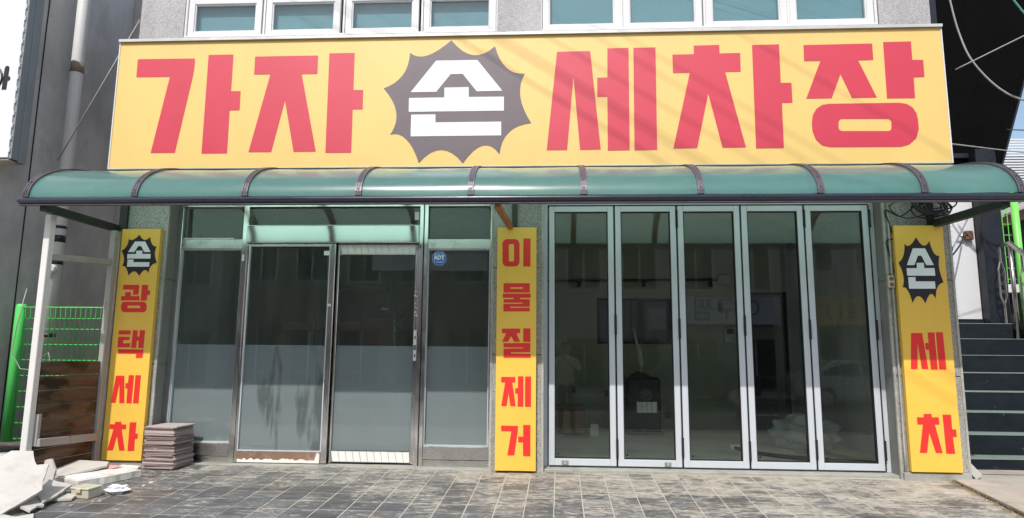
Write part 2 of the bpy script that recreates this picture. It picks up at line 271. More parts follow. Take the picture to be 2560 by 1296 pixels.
# ------------------------------------------------------------------ mesh helpers
class MB:
    def __init__(s): s.v = []; s.f = []; s.mi = []; s.cur = 0
    def add(s, vs, fs):
        b = len(s.v); s.v += [tuple(q) for q in vs]; s.f += [tuple(b+i for i in q) for q in fs]; s.mi += [s.cur]*len(fs); return s
    def box(s, x0, x1, y0, y1, z0, z1, M=None):
        vs = [Vector((x, y, z)) for z in (z0, z1) for y in (y0, y1) for x in (x0, x1)]
        if M: vs = [M @ q for q in vs]
        return s.add(vs, [(0, 2, 3, 1), (4, 5, 7, 6), (0, 1, 5, 4), (2, 6, 7, 3), (0, 4, 6, 2), (1, 3, 7, 5)])
    def bar(s, a, b, w, h, up=(0, 0, 1)):
        a = Vector(a); b = Vector(b); d = (b-a).normalized(); u = Vector(up)
        if abs(d.dot(u)) > 0.98: u = Vector((0, 1, 0))
        r = d.cross(u).normalized(); u = r.cross(d)
        vs = [p + r*sx*w/2 + u*sz*h/2 for p in (a, b) for sx, sz in ((-1, -1), (1, -1), (1, 1), (-1, 1))]
        return s.add(vs, [(3, 2, 1, 0), (4, 5, 6, 7), (0, 1, 5, 4), (1, 2, 6, 5), (2, 3, 7, 6), (3, 0, 4, 7)])
    def tube(s, path, r, n=8, caps=True, rs=None):
        path = [Vector(q) for q in path]; rings = []; prev = None
        for i, q in enumerate(path):
            d = (path[min(i+1, len(path)-1)] - path[max(i-1, 0)]).normalized()
            if prev is None:
                u = Vector((0, 0, 1)) if abs(d.z) < 0.9 else Vector((1, 0, 0))
                a = d.cross(u).normalized()
            else:
                a = (prev - d*prev.dot(d)).normalized()
            prev = a; b = d.cross(a); rr = rs[i] if rs else r
            rings.append([q + (a*math.cos(2*math.pi*k/n) + b*math.sin(2*math.pi*k/n))*rr for k in range(n)])
        vs = [q for g in rings for q in g]; fs = []
        for i in range(len(path)-1):
            for k in range(n):
                fs.append((i*n+k, i*n+(k+1) % n, (i+1)*n+(k+1) % n, (i+1)*n+k))
        if caps: fs.append(tuple(range(n-1, -1, -1))); fs.append(tuple((len(path)-1)*n+k for k in range(n)))
        return s.add(vs, fs)
    def prism(s, poly, holes, axis_fn, t0, t1):
        """extrude a 2-D outline with holes between depths t0 and t1; axis_fn(u, v, t) gives the 3-D point"""
        loops = [poly] + list(holes)
        flat = [q for l in loops for q in l]
        tris = geometry.tessellate_polygon([[Vector((q[0], q[1], 0)) for q in l] for l in loops])
        n = len(flat)
        vs = [axis_fn(q[0], q[1], t0) for q in flat] + [axis_fn(q[0], q[1], t1) for q in flat]
        fs = []
        for t in tris:
            a, b, c = (flat[i] for i in t)
            ar = (b[0]-a[0])*(c[1]-a[1]) - (c[0]-a[0])*(b[1]-a[1])
            if abs(ar) < 1e-12: continue
            tt = t if ar > 0 else (t[0], t[2], t[1])
            fs.append(tuple(tt)); fs.append((tt[0]+n, tt[2]+n, tt[1]+n))
        o = 0
        for l in loops:
            m = len(l)
            for i in range(m):
                j = (i+1) % m; fs.append((o+i, o+j, n+o+j, n+o+i))
            o += m
        return s.add(vs, fs)
    def build(s, name, mat, parent=None, smooth=False, bevel=0.0, fix=False, seg=1):
        me = bpy.data.meshes.new(name); me.from_pydata(s.v, [], s.f)
        mats = mat if isinstance(mat, (list, tuple)) else [mat]
        for q in mats: me.materials.append(MATS[q])
        if len(mats) > 1: me.polygons.foreach_set('material_index', s.mi)
        if fix:
            bm = bmesh.new(); bm.from_mesh(me); bmesh.ops.recalc_face_normals(bm, faces=bm.faces); bm.to_mesh(me); bm.free()
        if smooth: me.polygons.foreach_set('use_smooth', [True]*len(me.polygons))
        me.update()
        o = bpy.data.objects.new(name, me); COL.objects.link(o)
        if parent is not None: under(o, parent)
        if bevel:
            b = o.modifiers.new('bevel', 'BEVEL'); b.width = bevel; b.segments = seg; b.limit_method = 'ANGLE'; b.angle_limit = R(40)
        return o
def box(name, mat, x0, x1, y0, y1, z0, z1, parent=None, bevel=0.0, M=None):
    return MB().box(x0, x1, y0, y1, z0, z1, M).build(name, mat, parent, bevel=bevel)
def tag(o, label=None, cat=None, group=None, kind=None):
    if label: o['label'] = label
    if cat: o['category'] = cat
    if group: o['group'] = group
    if kind: o['kind'] = kind
    return o
def thing(name, label, cat, loc=(0, 0, 0), group=None):
    o = bpy.data.objects.new(name, None); COL.objects.link(o); o.location = loc; o.empty_display_size = 0.1
    tag(o, label, cat, group); bpy.context.view_layer.update(); return o
def under(o, root):
    """parent o to root keeping its world place"""
    o.parent = root
    if root.type == 'EMPTY': o.matrix_parent_inverse = Matrix.Translation(-root.location)
    return o
def cp(o, parent=None, loc=None):
    c = o.copy(); COL.objects.link(c)
    if parent is not None: c.parent = parent
    if loc is not None: c.location = loc
    return c
XZ = lambda y: (lambda u, v, t: Vector((u, t, v)))
def ring_frame(mb, x0, x1, z0, z1, w, y0, y1, wb=None, wt=None):
    wb = w if wb is None else wb; wt = w if wt is None else wt
    mb.box(x0, x0+w, y0, y1, z0, z1); mb.box(x1-w, x1, y0, y1, z0, z1)
    mb.box(x0+w, x1-w, y0, y1, z0, z0+wb); mb.box(x0+w, x1-w, y0, y1, z1-wt, z1); return mb
def text_mesh(name, txt, size, mat, M, parent, extrude=0.001, bold=0.0):
    cu = bpy.data.curves.new(name, 'FONT'); cu.body = txt; cu.size = size; cu.extrude = extrude; cu.offset = bold; cu.align_x = 'CENTER'; cu.align_y = 'CENTER'
    t = bpy.data.objects.new(name, cu); COL.objects.link(t)
    dg = bpy.context.evaluated_depsgraph_get(); me = bpy.data.meshes.new_from_object(t.evaluated_get(dg))
    bpy.data.objects.remove(t); me.transform(M); me.materials.clear(); me.materials.append(MATS[mat])
    o = bpy.data.objects.new(name, me); COL.objects.link(o)
    if parent is not None: under(o, parent)
    return o
FRONT = Matrix(((1, 0, 0, 0), (0, 0, -1, 0), (0, 1, 0, 0), (0, 0, 0, 1)))     # text facing -Y
BACKF = Matrix(((-1, 0, 0, 0), (0, 0, 1, 0), (0, 1, 0, 0), (0, 0, 0, 1)))     # text facing +Y
MAIN_LETTERS = [
([(-3.623,3.521),(-3.104,3.519),(-3.102,3.46),(-3.105,3.406),(-3.111,3.347),(-3.215,2.663),(-3.43,2.663),(-3.317,3.352),(-3.621,3.354)],[]),
([(-2.983,3.55),(-2.759,3.55),(-2.757,3.213),(-2.672,3.212),(-2.669,3.039),(-2.757,3.038),(-2.753,2.654),(-2.978,2.654)],[]),
([(-2.563,3.527),(-2.004,3.527),(-2.001,3.358),(-2.139,3.358),(-1.979,2.663),(-2.172,2.662),(-2.273,3.121),(-2.367,2.662),(-2.566,2.663),(-2.417,3.361),(-2.562,3.362)],[]),
([(-1.904,3.545),(-1.681,3.545),(-1.678,3.208),(-1.593,3.207),(-1.59,3.033),(-1.677,3.033),(-1.673,2.65),(-1.896,2.651)],[]),
([(0.068,3.523),(0.349,3.525),(0.429,2.66),(0.258,2.657),(0.206,3.298),(0.151,2.657),(-0.019,2.657)],[]),
([(0.494,3.546),(0.672,3.548),(0.667,2.651),(0.487,2.649),(0.489,3.116),(0.405,3.117),(0.406,3.286),(0.491,3.287)],[]),
([(0.713,3.547),(0.898,3.548),(0.892,2.652),(0.706,2.649)],[]),
([(1.216,3.558),(1.428,3.56),(1.429,3.484),(1.598,3.486),(1.596,3.32),(1.468,3.319),(1.612,2.666),(1.423,2.665),(1.323,3.132),(1.218,2.664),(1.024,2.662),(1.177,3.318),(1.038,3.316),(1.037,3.481),(1.216,3.481)],[]),
([(1.698,3.553),(1.92,3.556),(1.918,3.218),(2.004,3.217),(2.004,3.044),(1.919,3.043),(1.916,2.658),(1.693,2.657)],[]),
([(2.119,3.545),(2.676,3.549),(2.676,3.405),(2.554,3.402),(2.682,3.079),(2.484,3.078),(2.404,3.285),(2.321,3.078),(2.117,3.077),(2.249,3.403),(2.117,3.403)],[]),
([(2.765,3.559),(2.989,3.561),(2.987,3.4),(3.074,3.398),(3.072,3.25),(2.987,3.247),(2.984,3.07),(2.762,3.07)],[]),
([(2.3,3.031),(2.858,3.032),(2.914,3.022),(2.959,2.991),(2.985,2.943),(2.993,2.888),(2.994,2.808),(2.967,2.728),(2.907,2.677),(2.841,2.659),(2.288,2.661),(2.223,2.675),(2.174,2.726),(2.152,2.797),(2.15,2.867),(2.162,2.938),(2.193,2.989),(2.243,3.023)],[[(2.757,2.896),(2.771,2.891),(2.781,2.88),(2.783,2.865),(2.78,2.823),(2.776,2.808),(2.765,2.797),(2.75,2.793),(2.388,2.797),(2.374,2.801),(2.364,2.812),(2.361,2.828),(2.364,2.87),(2.368,2.885),(2.379,2.896),(2.394,2.9)]])]
MAIN_EMBLEM = ([(-0.84,3.646),(-0.792,3.591),(-0.745,3.549),(-0.698,3.521),(-0.651,3.507),(-0.603,3.506),(-0.556,3.519),(-0.509,3.545),(-0.462,3.584),(-0.442,3.521),(-0.419,3.468),(-0.392,3.423),(-0.362,3.387),(-0.328,3.36),(-0.291,3.342),(-0.25,3.333),(-0.206,3.332),(-0.227,3.285),(-0.24,3.235),(-0.245,3.183),(-0.242,3.13),(-0.231,3.074),(-0.211,3.016),(-0.184,2.956),(-0.149,2.894),(-0.206,2.884),(-0.257,2.868),(-0.301,2.845),(-0.337,2.814),(-0.367,2.777),(-0.389,2.733),(-0.404,2.682),(-0.413,2.625),(-0.445,2.665),(-0.48,2.692),(-0.516,2.704),(-0.554,2.702),(-0.593,2.685),(-0.634,2.654),(-0.676,2.609),(-0.72,2.549),(-0.765,2.601),(-0.812,2.638),(-0.858,2.66),(-0.905,2.668),(-0.951,2.662),(-0.998,2.641),(-1.045,2.605),(-1.092,2.555),(-1.118,2.623),(-1.146,2.681),(-1.175,2.728),(-1.206,2.764),(-1.238,2.791),(-1.272,2.807),(-1.307,2.812),(-1.344,2.806),(-1.318,2.854),(-1.301,2.903),(-1.295,2.953),(-1.299,3.004),(-1.313,3.056),(-1.337,3.109),(-1.371,3.163),(-1.415,3.218),(-1.365,3.24),(-1.321,3.267),(-1.284,3.299),(-1.253,3.336),(-1.229,3.378),(-1.212,3.426),(-1.201,3.479),(-1.196,3.537),(-1.164,3.515),(-1.128,3.503),(-1.089,3.501),(-1.047,3.509),(-1,3.528),(-0.951,3.557),(-0.897,3.596)],[[(-0.967,3.461),(-0.611,3.46),(-0.395,3.182),(-0.613,3.18),(-0.735,3.337),(-0.839,3.337),(-0.959,3.18),(-1.18,3.18)],[(-0.89,3.217),(-0.682,3.218),(-0.68,3.13),(-0.381,3.129),(-0.38,3.005),(-1.191,3.005),(-1.192,3.128),(-0.889,3.129)],[(-1.169,2.979),(-0.961,2.98),(-0.959,2.909),(-0.402,2.909),(-0.4,2.789),(-1.168,2.788)]])
LEFT_LETTERS = [
([(-3.8,1.556),(-3.651,1.557),(-3.653,1.469),(-3.705,1.468),(-3.701,1.513),(-3.8,1.516)],[]),
([(-3.775,1.492),(-3.724,1.492),(-3.722,1.457),(-3.642,1.457),(-3.638,1.418),(-3.807,1.417),(-3.809,1.455),(-3.773,1.457)],[]),
([(-3.628,1.557),(-3.572,1.557),(-3.57,1.509),(-3.548,1.507),(-3.547,1.468),(-3.57,1.468),(-3.573,1.416),(-3.626,1.416)],[]),
([(-3.604,1.406),(-3.591,1.403),(-3.58,1.396),(-3.572,1.386),(-3.569,1.374),(-3.566,1.345),(-3.567,1.333),(-3.574,1.323),(-3.583,1.316),(-3.595,1.313),(-3.765,1.313),(-3.777,1.315),(-3.788,1.322),(-3.796,1.332),(-3.8,1.344),(-3.803,1.373),(-3.802,1.385),(-3.796,1.396),(-3.786,1.402),(-3.774,1.405)],[[(-3.631,1.372),(-3.627,1.37),(-3.625,1.367),(-3.624,1.355),(-3.625,1.352),(-3.629,1.35),(-3.738,1.35),(-3.741,1.351),(-3.743,1.355),(-3.744,1.366),(-3.743,1.37),(-3.74,1.371)]]),
([(-3.802,1.152),(-3.693,1.153),(-3.692,1.116),(-3.802,1.116)],[]),
([(-3.802,1.096),(-3.698,1.097),(-3.698,1.067),(-3.752,1.066),(-3.752,1.038),(-3.688,1.041),(-3.688,1.006),(-3.801,1.002)],[]),
([(-3.673,1.154),(-3.63,1.154),(-3.627,1.098),(-3.61,1.098),(-3.611,1.154),(-3.562,1.155),(-3.563,0.998),(-3.61,0.999),(-3.612,1.06),(-3.63,1.06),(-3.629,0.999),(-3.675,0.999)],[]),
([(-3.791,0.987),(-3.563,0.986),(-3.562,0.949),(-3.567,0.912),(-3.626,0.912),(-3.624,0.948),(-3.791,0.948)],[]),
([(-3.79,0.757),(-3.714,0.757),(-3.692,0.522),(-3.737,0.523),(-3.752,0.692),(-3.772,0.524),(-3.813,0.525)],[]),
([(-3.673,0.763),(-3.627,0.762),(-3.627,0.521),(-3.674,0.522),(-3.675,0.648),(-3.696,0.649),(-3.697,0.693),(-3.675,0.694)],[]),
([(-3.613,0.763),(-3.564,0.763),(-3.564,0.522),(-3.614,0.521)],[]),
([(-3.759,0.363),(-3.703,0.363),(-3.702,0.342),(-3.658,0.341),(-3.657,0.301),(-3.694,0.301),(-3.651,0.123),(-3.699,0.121),(-3.732,0.244),(-3.756,0.123),(-3.808,0.122),(-3.767,0.302),(-3.805,0.303),(-3.805,0.342),(-3.758,0.342)],[]),
([(-3.627,0.36),(-3.568,0.361),(-3.568,0.267),(-3.545,0.266),(-3.546,0.222),(-3.568,0.221),(-3.567,0.12),(-3.625,0.119)],[])]
LEFT_EMBLEM = ([(-3.693,2.012),(-3.68,1.993),(-3.668,1.979),(-3.655,1.969),(-3.643,1.965),(-3.63,1.964),(-3.617,1.969),(-3.605,1.978),(-3.592,1.991),(-3.587,1.969),(-3.581,1.951),(-3.574,1.936),(-3.566,1.924),(-3.557,1.914),(-3.547,1.908),(-3.536,1.905),(-3.524,1.905),(-3.53,1.889),(-3.533,1.872),(-3.535,1.854),(-3.534,1.836),(-3.531,1.817),(-3.526,1.797),(-3.518,1.777),(-3.509,1.756),(-3.524,1.752),(-3.538,1.747),(-3.55,1.739),(-3.559,1.728),(-3.567,1.716),(-3.573,1.701),(-3.577,1.683),(-3.579,1.664),(-3.588,1.678),(-3.597,1.687),(-3.607,1.691),(-3.617,1.69),(-3.627,1.684),(-3.638,1.674),(-3.649,1.658),(-3.661,1.638),(-3.673,1.656),(-3.686,1.668),(-3.698,1.676),(-3.71,1.679),(-3.722,1.676),(-3.735,1.669),(-3.748,1.657),(-3.76,1.64),(-3.767,1.663),(-3.774,1.683),(-3.782,1.699),(-3.79,1.711),(-3.799,1.72),(-3.808,1.726),(-3.817,1.728),(-3.827,1.726),(-3.82,1.742),(-3.816,1.759),(-3.814,1.776),(-3.815,1.793),(-3.819,1.811),(-3.825,1.829),(-3.834,1.847),(-3.846,1.866),(-3.833,1.874),(-3.821,1.883),(-3.811,1.894),(-3.803,1.906),(-3.796,1.921),(-3.792,1.937),(-3.789,1.955),(-3.788,1.975),(-3.779,1.967),(-3.77,1.963),(-3.759,1.963),(-3.748,1.965),(-3.736,1.972),(-3.722,1.982),(-3.708,1.995)],[[(-3.727,1.949),(-3.632,1.949),(-3.574,1.854),(-3.632,1.853),(-3.665,1.907),(-3.693,1.907),(-3.725,1.853),(-3.783,1.853)],[(-3.706,1.866),(-3.651,1.866),(-3.65,1.836),(-3.571,1.836),(-3.57,1.794),(-3.786,1.794),(-3.787,1.835),(-3.706,1.836)],[(-3.78,1.785),(-3.725,1.785),(-3.725,1.761),(-3.576,1.761),(-3.576,1.72),(-3.78,1.72)]])
MIDDLE_LETTERS = [
([(-0.3,1.968),(-0.287,1.966),(-0.275,1.959),(-0.265,1.95),(-0.258,1.937),(-0.256,1.923),(-0.255,1.77),(-0.257,1.756),(-0.263,1.744),(-0.273,1.734),(-0.285,1.728),(-0.299,1.726),(-0.359,1.726),(-0.372,1.728),(-0.385,1.734),(-0.395,1.744),(-0.401,1.756),(-0.403,1.77),(-0.405,1.924),(-0.403,1.937),(-0.397,1.95),(-0.387,1.96),(-0.375,1.966),(-0.361,1.968)],[[(-0.317,1.924),(-0.31,1.923),(-0.305,1.918),(-0.304,1.911),(-0.303,1.782),(-0.304,1.775),(-0.309,1.771),(-0.315,1.769),(-0.335,1.769),(-0.342,1.771),(-0.347,1.775),(-0.348,1.782),(-0.35,1.911),(-0.348,1.918),(-0.343,1.923),(-0.337,1.924)]]),
([(-0.222,1.973),(-0.16,1.972),(-0.16,1.726),(-0.222,1.726)],[]),
([(-0.392,1.58),(-0.165,1.58),(-0.164,1.499),(-0.391,1.499)],[[(-0.333,1.545),(-0.223,1.546),(-0.223,1.532),(-0.332,1.532)]]),
([(-0.398,1.49),(-0.157,1.49),(-0.157,1.454),(-0.248,1.454),(-0.248,1.442),(-0.164,1.442),(-0.164,1.377),(-0.331,1.377),(-0.331,1.366),(-0.164,1.368),(-0.164,1.337),(-0.391,1.336),(-0.392,1.401),(-0.225,1.403),(-0.225,1.412),(-0.39,1.412),(-0.391,1.441),(-0.306,1.442),(-0.306,1.454),(-0.397,1.453)],[]),
([(-0.402,1.189),(-0.246,1.19),(-0.246,1.151),(-0.277,1.15),(-0.245,1.078),(-0.294,1.077),(-0.324,1.125),(-0.349,1.077),(-0.4,1.077),(-0.365,1.15),(-0.401,1.15)],[]),
([(-0.219,1.192),(-0.158,1.192),(-0.157,1.077),(-0.219,1.077)],[]),
([(-0.387,1.066),(-0.157,1.068),(-0.159,0.991),(-0.322,0.988),(-0.322,0.978),(-0.154,0.977),(-0.154,0.943),(-0.386,0.942),(-0.386,1.019),(-0.22,1.022),(-0.22,1.03),(-0.386,1.03)],[]),
([(-0.404,0.781),(-0.284,0.782),(-0.283,0.736),(-0.309,0.736),(-0.279,0.538),(-0.324,0.539),(-0.34,0.646),(-0.356,0.539),(-0.401,0.539),(-0.37,0.735),(-0.404,0.735)],[]),
([(-0.261,0.788),(-0.215,0.788),(-0.214,0.535),(-0.263,0.537),(-0.262,0.642),(-0.284,0.644),(-0.284,0.688),(-0.261,0.689)],[]),
([(-0.201,0.787),(-0.15,0.787),(-0.15,0.535),(-0.201,0.536)],[]),
([(-0.4,0.378),(-0.258,0.378),(-0.26,0.332),(-0.288,0.137),(-0.346,0.137),(-0.314,0.333),(-0.399,0.332)],[]),
([(-0.215,0.386),(-0.154,0.386),(-0.154,0.133),(-0.214,0.134),(-0.216,0.245),(-0.256,0.244),(-0.256,0.29),(-0.214,0.291)],[])]
RIGHT_LETTERS = [
([(2.995,1.174),(3.083,1.174),(3.109,0.88),(3.058,0.88),(3.041,1.096),(3.024,0.879),(2.971,0.879)],[]),
([(3.128,1.179),(3.181,1.18),(3.184,0.877),(3.13,0.877),(3.128,1.037),(3.101,1.039),(3.101,1.093),(3.129,1.094)],[]),
([(3.193,1.182),(3.249,1.182),(3.253,0.878),(3.196,0.877)],[]),
([(3.044,0.52),(3.107,0.521),(3.106,0.494),(3.161,0.495),(3.161,0.438),(3.126,0.436),(3.169,0.212),(3.116,0.213),(3.076,0.372),(3.048,0.213),(2.991,0.212),(3.032,0.436),(2.989,0.435),(2.989,0.493),(3.043,0.493)],[]),
([(3.192,0.516),(3.259,0.517),(3.258,0.401),(3.288,0.401),(3.29,0.342),(3.258,0.34),(3.266,0.209),(3.197,0.209)],[])]
RIGHT_EMBLEM = ([(3.096,1.978),(3.11,1.95),(3.123,1.929),(3.136,1.914),(3.149,1.907),(3.162,1.907),(3.176,1.914),(3.189,1.927),(3.202,1.946),(3.207,1.914),(3.214,1.888),(3.221,1.865),(3.23,1.846),(3.239,1.833),(3.249,1.824),(3.261,1.819),(3.273,1.819),(3.267,1.795),(3.264,1.769),(3.262,1.743),(3.263,1.716),(3.266,1.688),(3.272,1.658),(3.279,1.628),(3.289,1.596),(3.273,1.591),(3.259,1.583),(3.247,1.571),(3.237,1.556),(3.228,1.537),(3.222,1.514),(3.218,1.488),(3.215,1.46),(3.206,1.48),(3.197,1.494),(3.187,1.5),(3.176,1.499),(3.165,1.49),(3.154,1.474),(3.142,1.452),(3.13,1.421),(3.117,1.447),(3.104,1.466),(3.091,1.477),(3.078,1.481),(3.065,1.478),(3.052,1.468),(3.039,1.449),(3.026,1.424),(3.019,1.459),(3.011,1.488),(3.003,1.512),(2.994,1.53),(2.985,1.544),(2.976,1.552),(2.966,1.554),(2.956,1.552),(2.963,1.576),(2.968,1.601),(2.97,1.626),(2.968,1.652),(2.964,1.678),(2.958,1.705),(2.948,1.733),(2.936,1.761),(2.95,1.772),(2.962,1.786),(2.972,1.802),(2.981,1.821),(2.988,1.842),(2.993,1.866),(2.996,1.893),(2.997,1.923),(3.006,1.912),(3.016,1.905),(3.027,1.904),(3.039,1.908),(3.052,1.918),(3.065,1.933),(3.08,1.953)],[[(3.061,1.884),(3.16,1.884),(3.22,1.742),(3.16,1.741),(3.126,1.821),(3.097,1.821),(3.063,1.741),(3.002,1.741)],[(3.082,1.76),(3.14,1.761),(3.141,1.716),(3.224,1.716),(3.225,1.652),(2.998,1.652),(2.998,1.715),(3.083,1.716)],[(3.005,1.639),(3.063,1.64),(3.063,1.604),(3.218,1.604),(3.219,1.543),(3.005,1.542)]])

# ================================================================== THE SETTING
def struct(o): o['kind'] = 'structure'; return o
SL = 0.06
def pz(y): return SL*(y+0.1)                     # height of the sloping tiled forecourt
# ground sheet, pavement, road
g = MB(); g.add([(-120, -120, -0.62), (120, -120, -0.62), (120, 120, -0.62), (-120, 120, -0.62)], [(0, 1, 2, 3)]); struct(g.build('ground', 'pavement_grey'))
g = MB()
g.add([(-40, -7.4, -0.50), (40, -7.4, -0.50), (40, -2.2, pz(-2.2)-0.03), (-40, -2.2, pz(-2.2)-0.03)], [(0, 1, 2, 3)])
g.box(-40, 40, -7.6, -7.4, -0.70, -0.485); struct(g.build('pavement', 'pavement_grey'))
g = MB(); g.add([(-60, -17.2, -0.60), (60, -17.2, -0.60), (60, -7.6, -0.60), (-60, -7.6, -0.60)], [(0, 1, 2, 3)]); road = struct(g.build('road', 'asphalt'))
for y in (-8.1, -16.7): MB().add([(-60, y-0.06, -0.596), (60, y-0.06, -0.596), (60, y+0.06, -0.596), (-60, y+0.06, -0.596)], [(0, 1, 2, 3)]).build('road_line', 'road_paint', road)
for k in range(-4, 5): MB().add([(k*6-1.5, -12.46, -0.596), (k*6+1.5, -12.46, -0.596), (k*6+1.5, -12.34, -0.596), (k*6-1.5, -12.34, -0.596)], [(0, 1, 2, 3)]).build('road_line', 'road_paint', road)
struct(box('far_pavement', 'pavement_grey', -60, 60, -21.5, -17.2, -0.70, -0.46))
# tiled forecourt: mortar bed + single tiles (rotated one degree against the shop front)
bed = MB(); bed.add([(-4.15, -2.25, pz(-2.25)-0.0028), (3.30, -2.25, pz(-2.25)-0.0028), (3.30, -0.0, pz(0)-0.0028), (-4.15, 0.0, pz(0)-0.0028)], [(0, 1, 2, 3)])
bed.add([(-4.15, -2.25, pz(-2.25)-0.0028), (-4.15, -2.25, -0.6), (3.30, -2.25, -0.6), (3.30, -2.25, pz(-2.25)-0.0028)], [(0, 1, 2, 3)])
paving = struct(bed.build('forecourt_paving', 'mortar'))
tw = 0.2; tg = 0.0075
def tile_mesh(w, d, h):
    t = MB(); e = 0.0025
    a = [(-w/2, -d/2), (w/2, -d/2), (w/2, d/2), (-w/2, d/2)]; b = [(x*(1-2*e/w), y*(1-2*e/d)) for x, y in a]
    t.add([(x, y, -h) for x, y in a] + [(x, y, -e) for x, y in a] + [(x, y, 0) for x, y in b],
          [(0, 1, 5, 4), (1, 2, 6, 5), (2, 3, 7, 6), (3, 0, 4, 7), (4, 5, 9, 8), (5, 6, 10, 9), (6, 7, 11, 10), (7, 4, 8, 11), (8, 9, 10, 11)])
    return t
first = None; rest = MB(); ga = R(-1.0); ca, sa = math.cos(ga), math.sin(ga); tilt = math.atan(SL); count = 0
rt = random.Random(3)
for j in range(11):
    for i in range(-22, 18):
        u = (i+0.5)*tw + 0.055; v_ = -0.17 - (j+0.5)*tw
        X = ca*u - sa*v_; Y = sa*u + ca*v_
        if X < -4.10 or X > 3.27 - 0.12*max(0, -0.2-Y)+0.02 or Y > -0.09 or Y < -2.2: continue
        z = pz(Y) + rt.uniform(-0.0015, 0.0015)
        vis = j < 9 and abs(X) < 0.72*(5.9+Y)+0.35 and count < 300
        Mt = Matrix.Translation((X, Y, z)) @ Matrix.Rotation(ga, 4, 'Z') @ Matrix.Rotation(tilt+rt.uniform(-0.004, 0.004), 4, 'X') @ Matrix.Rotation(rt.uniform(-0.004, 0.004), 4, 'Y')
        if vis:
            count += 1
            if first is None:
                o = first = tile_mesh(tw-tg, tw-tg, 0.012).build('paving_tile', 'slate_tile', paving)
            else: o = cp(first)
            o.matrix_world = Mt; o.matrix_basis = Mt
        else:
            t = tile_mesh(tw-tg, tw-tg, 0.012); rest.add([Mt @ Vector(q) for q in t.v], t.f)
o = rest.build('paving_tiles_beyond', 'slate_tile', paving); o['kind'] = 'stuff'
# concrete slab beside the forecourt, its dark kerb edge
sl = MB(); P = [(3.255, -0.17), (3.02, -2.3), (9.0, -2.3), (9.0, 0.6), (3.40, 0.6), (3.40, -0.17)]
def slz(y): return 0.012 + 0.045*min(0, y+0.1)
sl.add([(x, y, slz(y)) for x, y in P] + [(x, y, -0.5) for x, y in P], [(0, 1, 2, 3, 4, 5)] + [(i, 6+i, 6+(i+1) % 6, (i+1) % 6) for i in range(6)])
slab = struct(sl.build('concrete_slab', 'concrete', fix=True))
e = MB(); a, b = P[0], P[1]
e.add([(a[0]-0.014, a[1], -0.3), (b[0]-0.014, b[1], -0.3), (b[0]-0.014, b[1], slz(b[1])-0.006), (a[0]-0.014, a[1], slz(a[1])-0.006),
       (a[0]+0.01, a[1], -0.3), (b[0]+0.01, b[1], -0.3), (b[0]+0.004, b[1], slz(b[1])+0.001), (a[0]+0.004, a[1], slz(a[1])+0.001)],
      [(0, 3, 2, 1), (3, 7, 6, 2), (4, 5, 6, 7), (0, 1, 5, 4), (0, 4, 7, 3), (1, 2, 6, 5)])
e.build('slab_edge', 'kerb_dark', slab, fix=True)
for (x0, y0, x1, y1) in ((3.62, 0.25, 3.48, -2.3), (3.40, 0.0, 9.0, 0.02)):
    MB().bar((x0, y0, slz(y0)-0.001), (x1, y1, slz(y1)-0.001), 0.008, 0.006).build('slab_joint', 'kerb_dark', slab)
gb = MB(); rg_ = random.Random(5)
for k in range(170):
    t = rg_.uniform(0.08, 0.62)**1.2; x = a[0]+(b[0]-a[0])*t-0.015-abs(rg_.gauss(0, 0.022)); y = a[1]+(b[1]-a[1])*t
    an = rg_.uniform(0, 6.28); L = rg_.uniform(0.015, 0.06); z = pz(y)+0.004
    gb.bar((x, y, z), (x+L*math.cos(an), y+L*math.sin(an), z+rg_.uniform(0.0, 0.03)), 0.0022, 0.0015)
tag(gb.build('dry_grass', 'dry_grass'), 'wisps of dry grass caught along the dark slab kerb', 'grass', kind='stuff')

# ================================================================== SHOP BUILDING
shop = thing('shop_building', 'two storey grey stone shop building with glazed ground floor', 'building', (-0.25, 0, 0))
ZT = 5.3
# pillars: core with separate stone panels on the front
for (x0, x1, joints) in ((-3.905, -3.465, (0.0, 0.86, 1.62, 2.9)), (-0.495, -0.055, (0.0, 0.97, 1.72, 2.9)), (2.862, 3.40, (0.0, 0.82, 1.62, 2.9))):
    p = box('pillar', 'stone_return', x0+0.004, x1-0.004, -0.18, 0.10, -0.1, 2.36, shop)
    for a_, b_ in zip(joints[:-1], joints[1:]):
        box('stone_panel', 'stone_cladding', x0, x1, -0.2, -0.1795, a_+0.003+(-0.03 if a_ == 0 else 0), min(b_-0.003, 2.36), p, bevel=0.003)
    for s_, xx in ((-1, x0), (1, x1)):
        MB().box(xx-0.009, xx+0.009, -0.206, -0.186, -0.02, 2.36).build('trim_strip', 'granite_trim', p)
    # stone returns facing the recess
    for xx, sg in ((x0, -1), (x1, 1)):
        if (sg < 0 and x0 < -3) or (sg > 0 and x1 > 3): continue
        for a_, b_ in zip(joints[:-1], joints[1:]):
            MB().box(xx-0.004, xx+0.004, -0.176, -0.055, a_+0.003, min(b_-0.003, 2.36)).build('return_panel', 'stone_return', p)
box('pillar_base', 'sill_concrete', 2.868, 3.39, -0.235, -0.2005, -0.1, 0.052, shop, bevel=0.004)
box('pillar_base', 'sill_concrete', -3.90, -3.47, -0.230, -0.2005, -0.1, 0.03, shop, bevel=0.004)
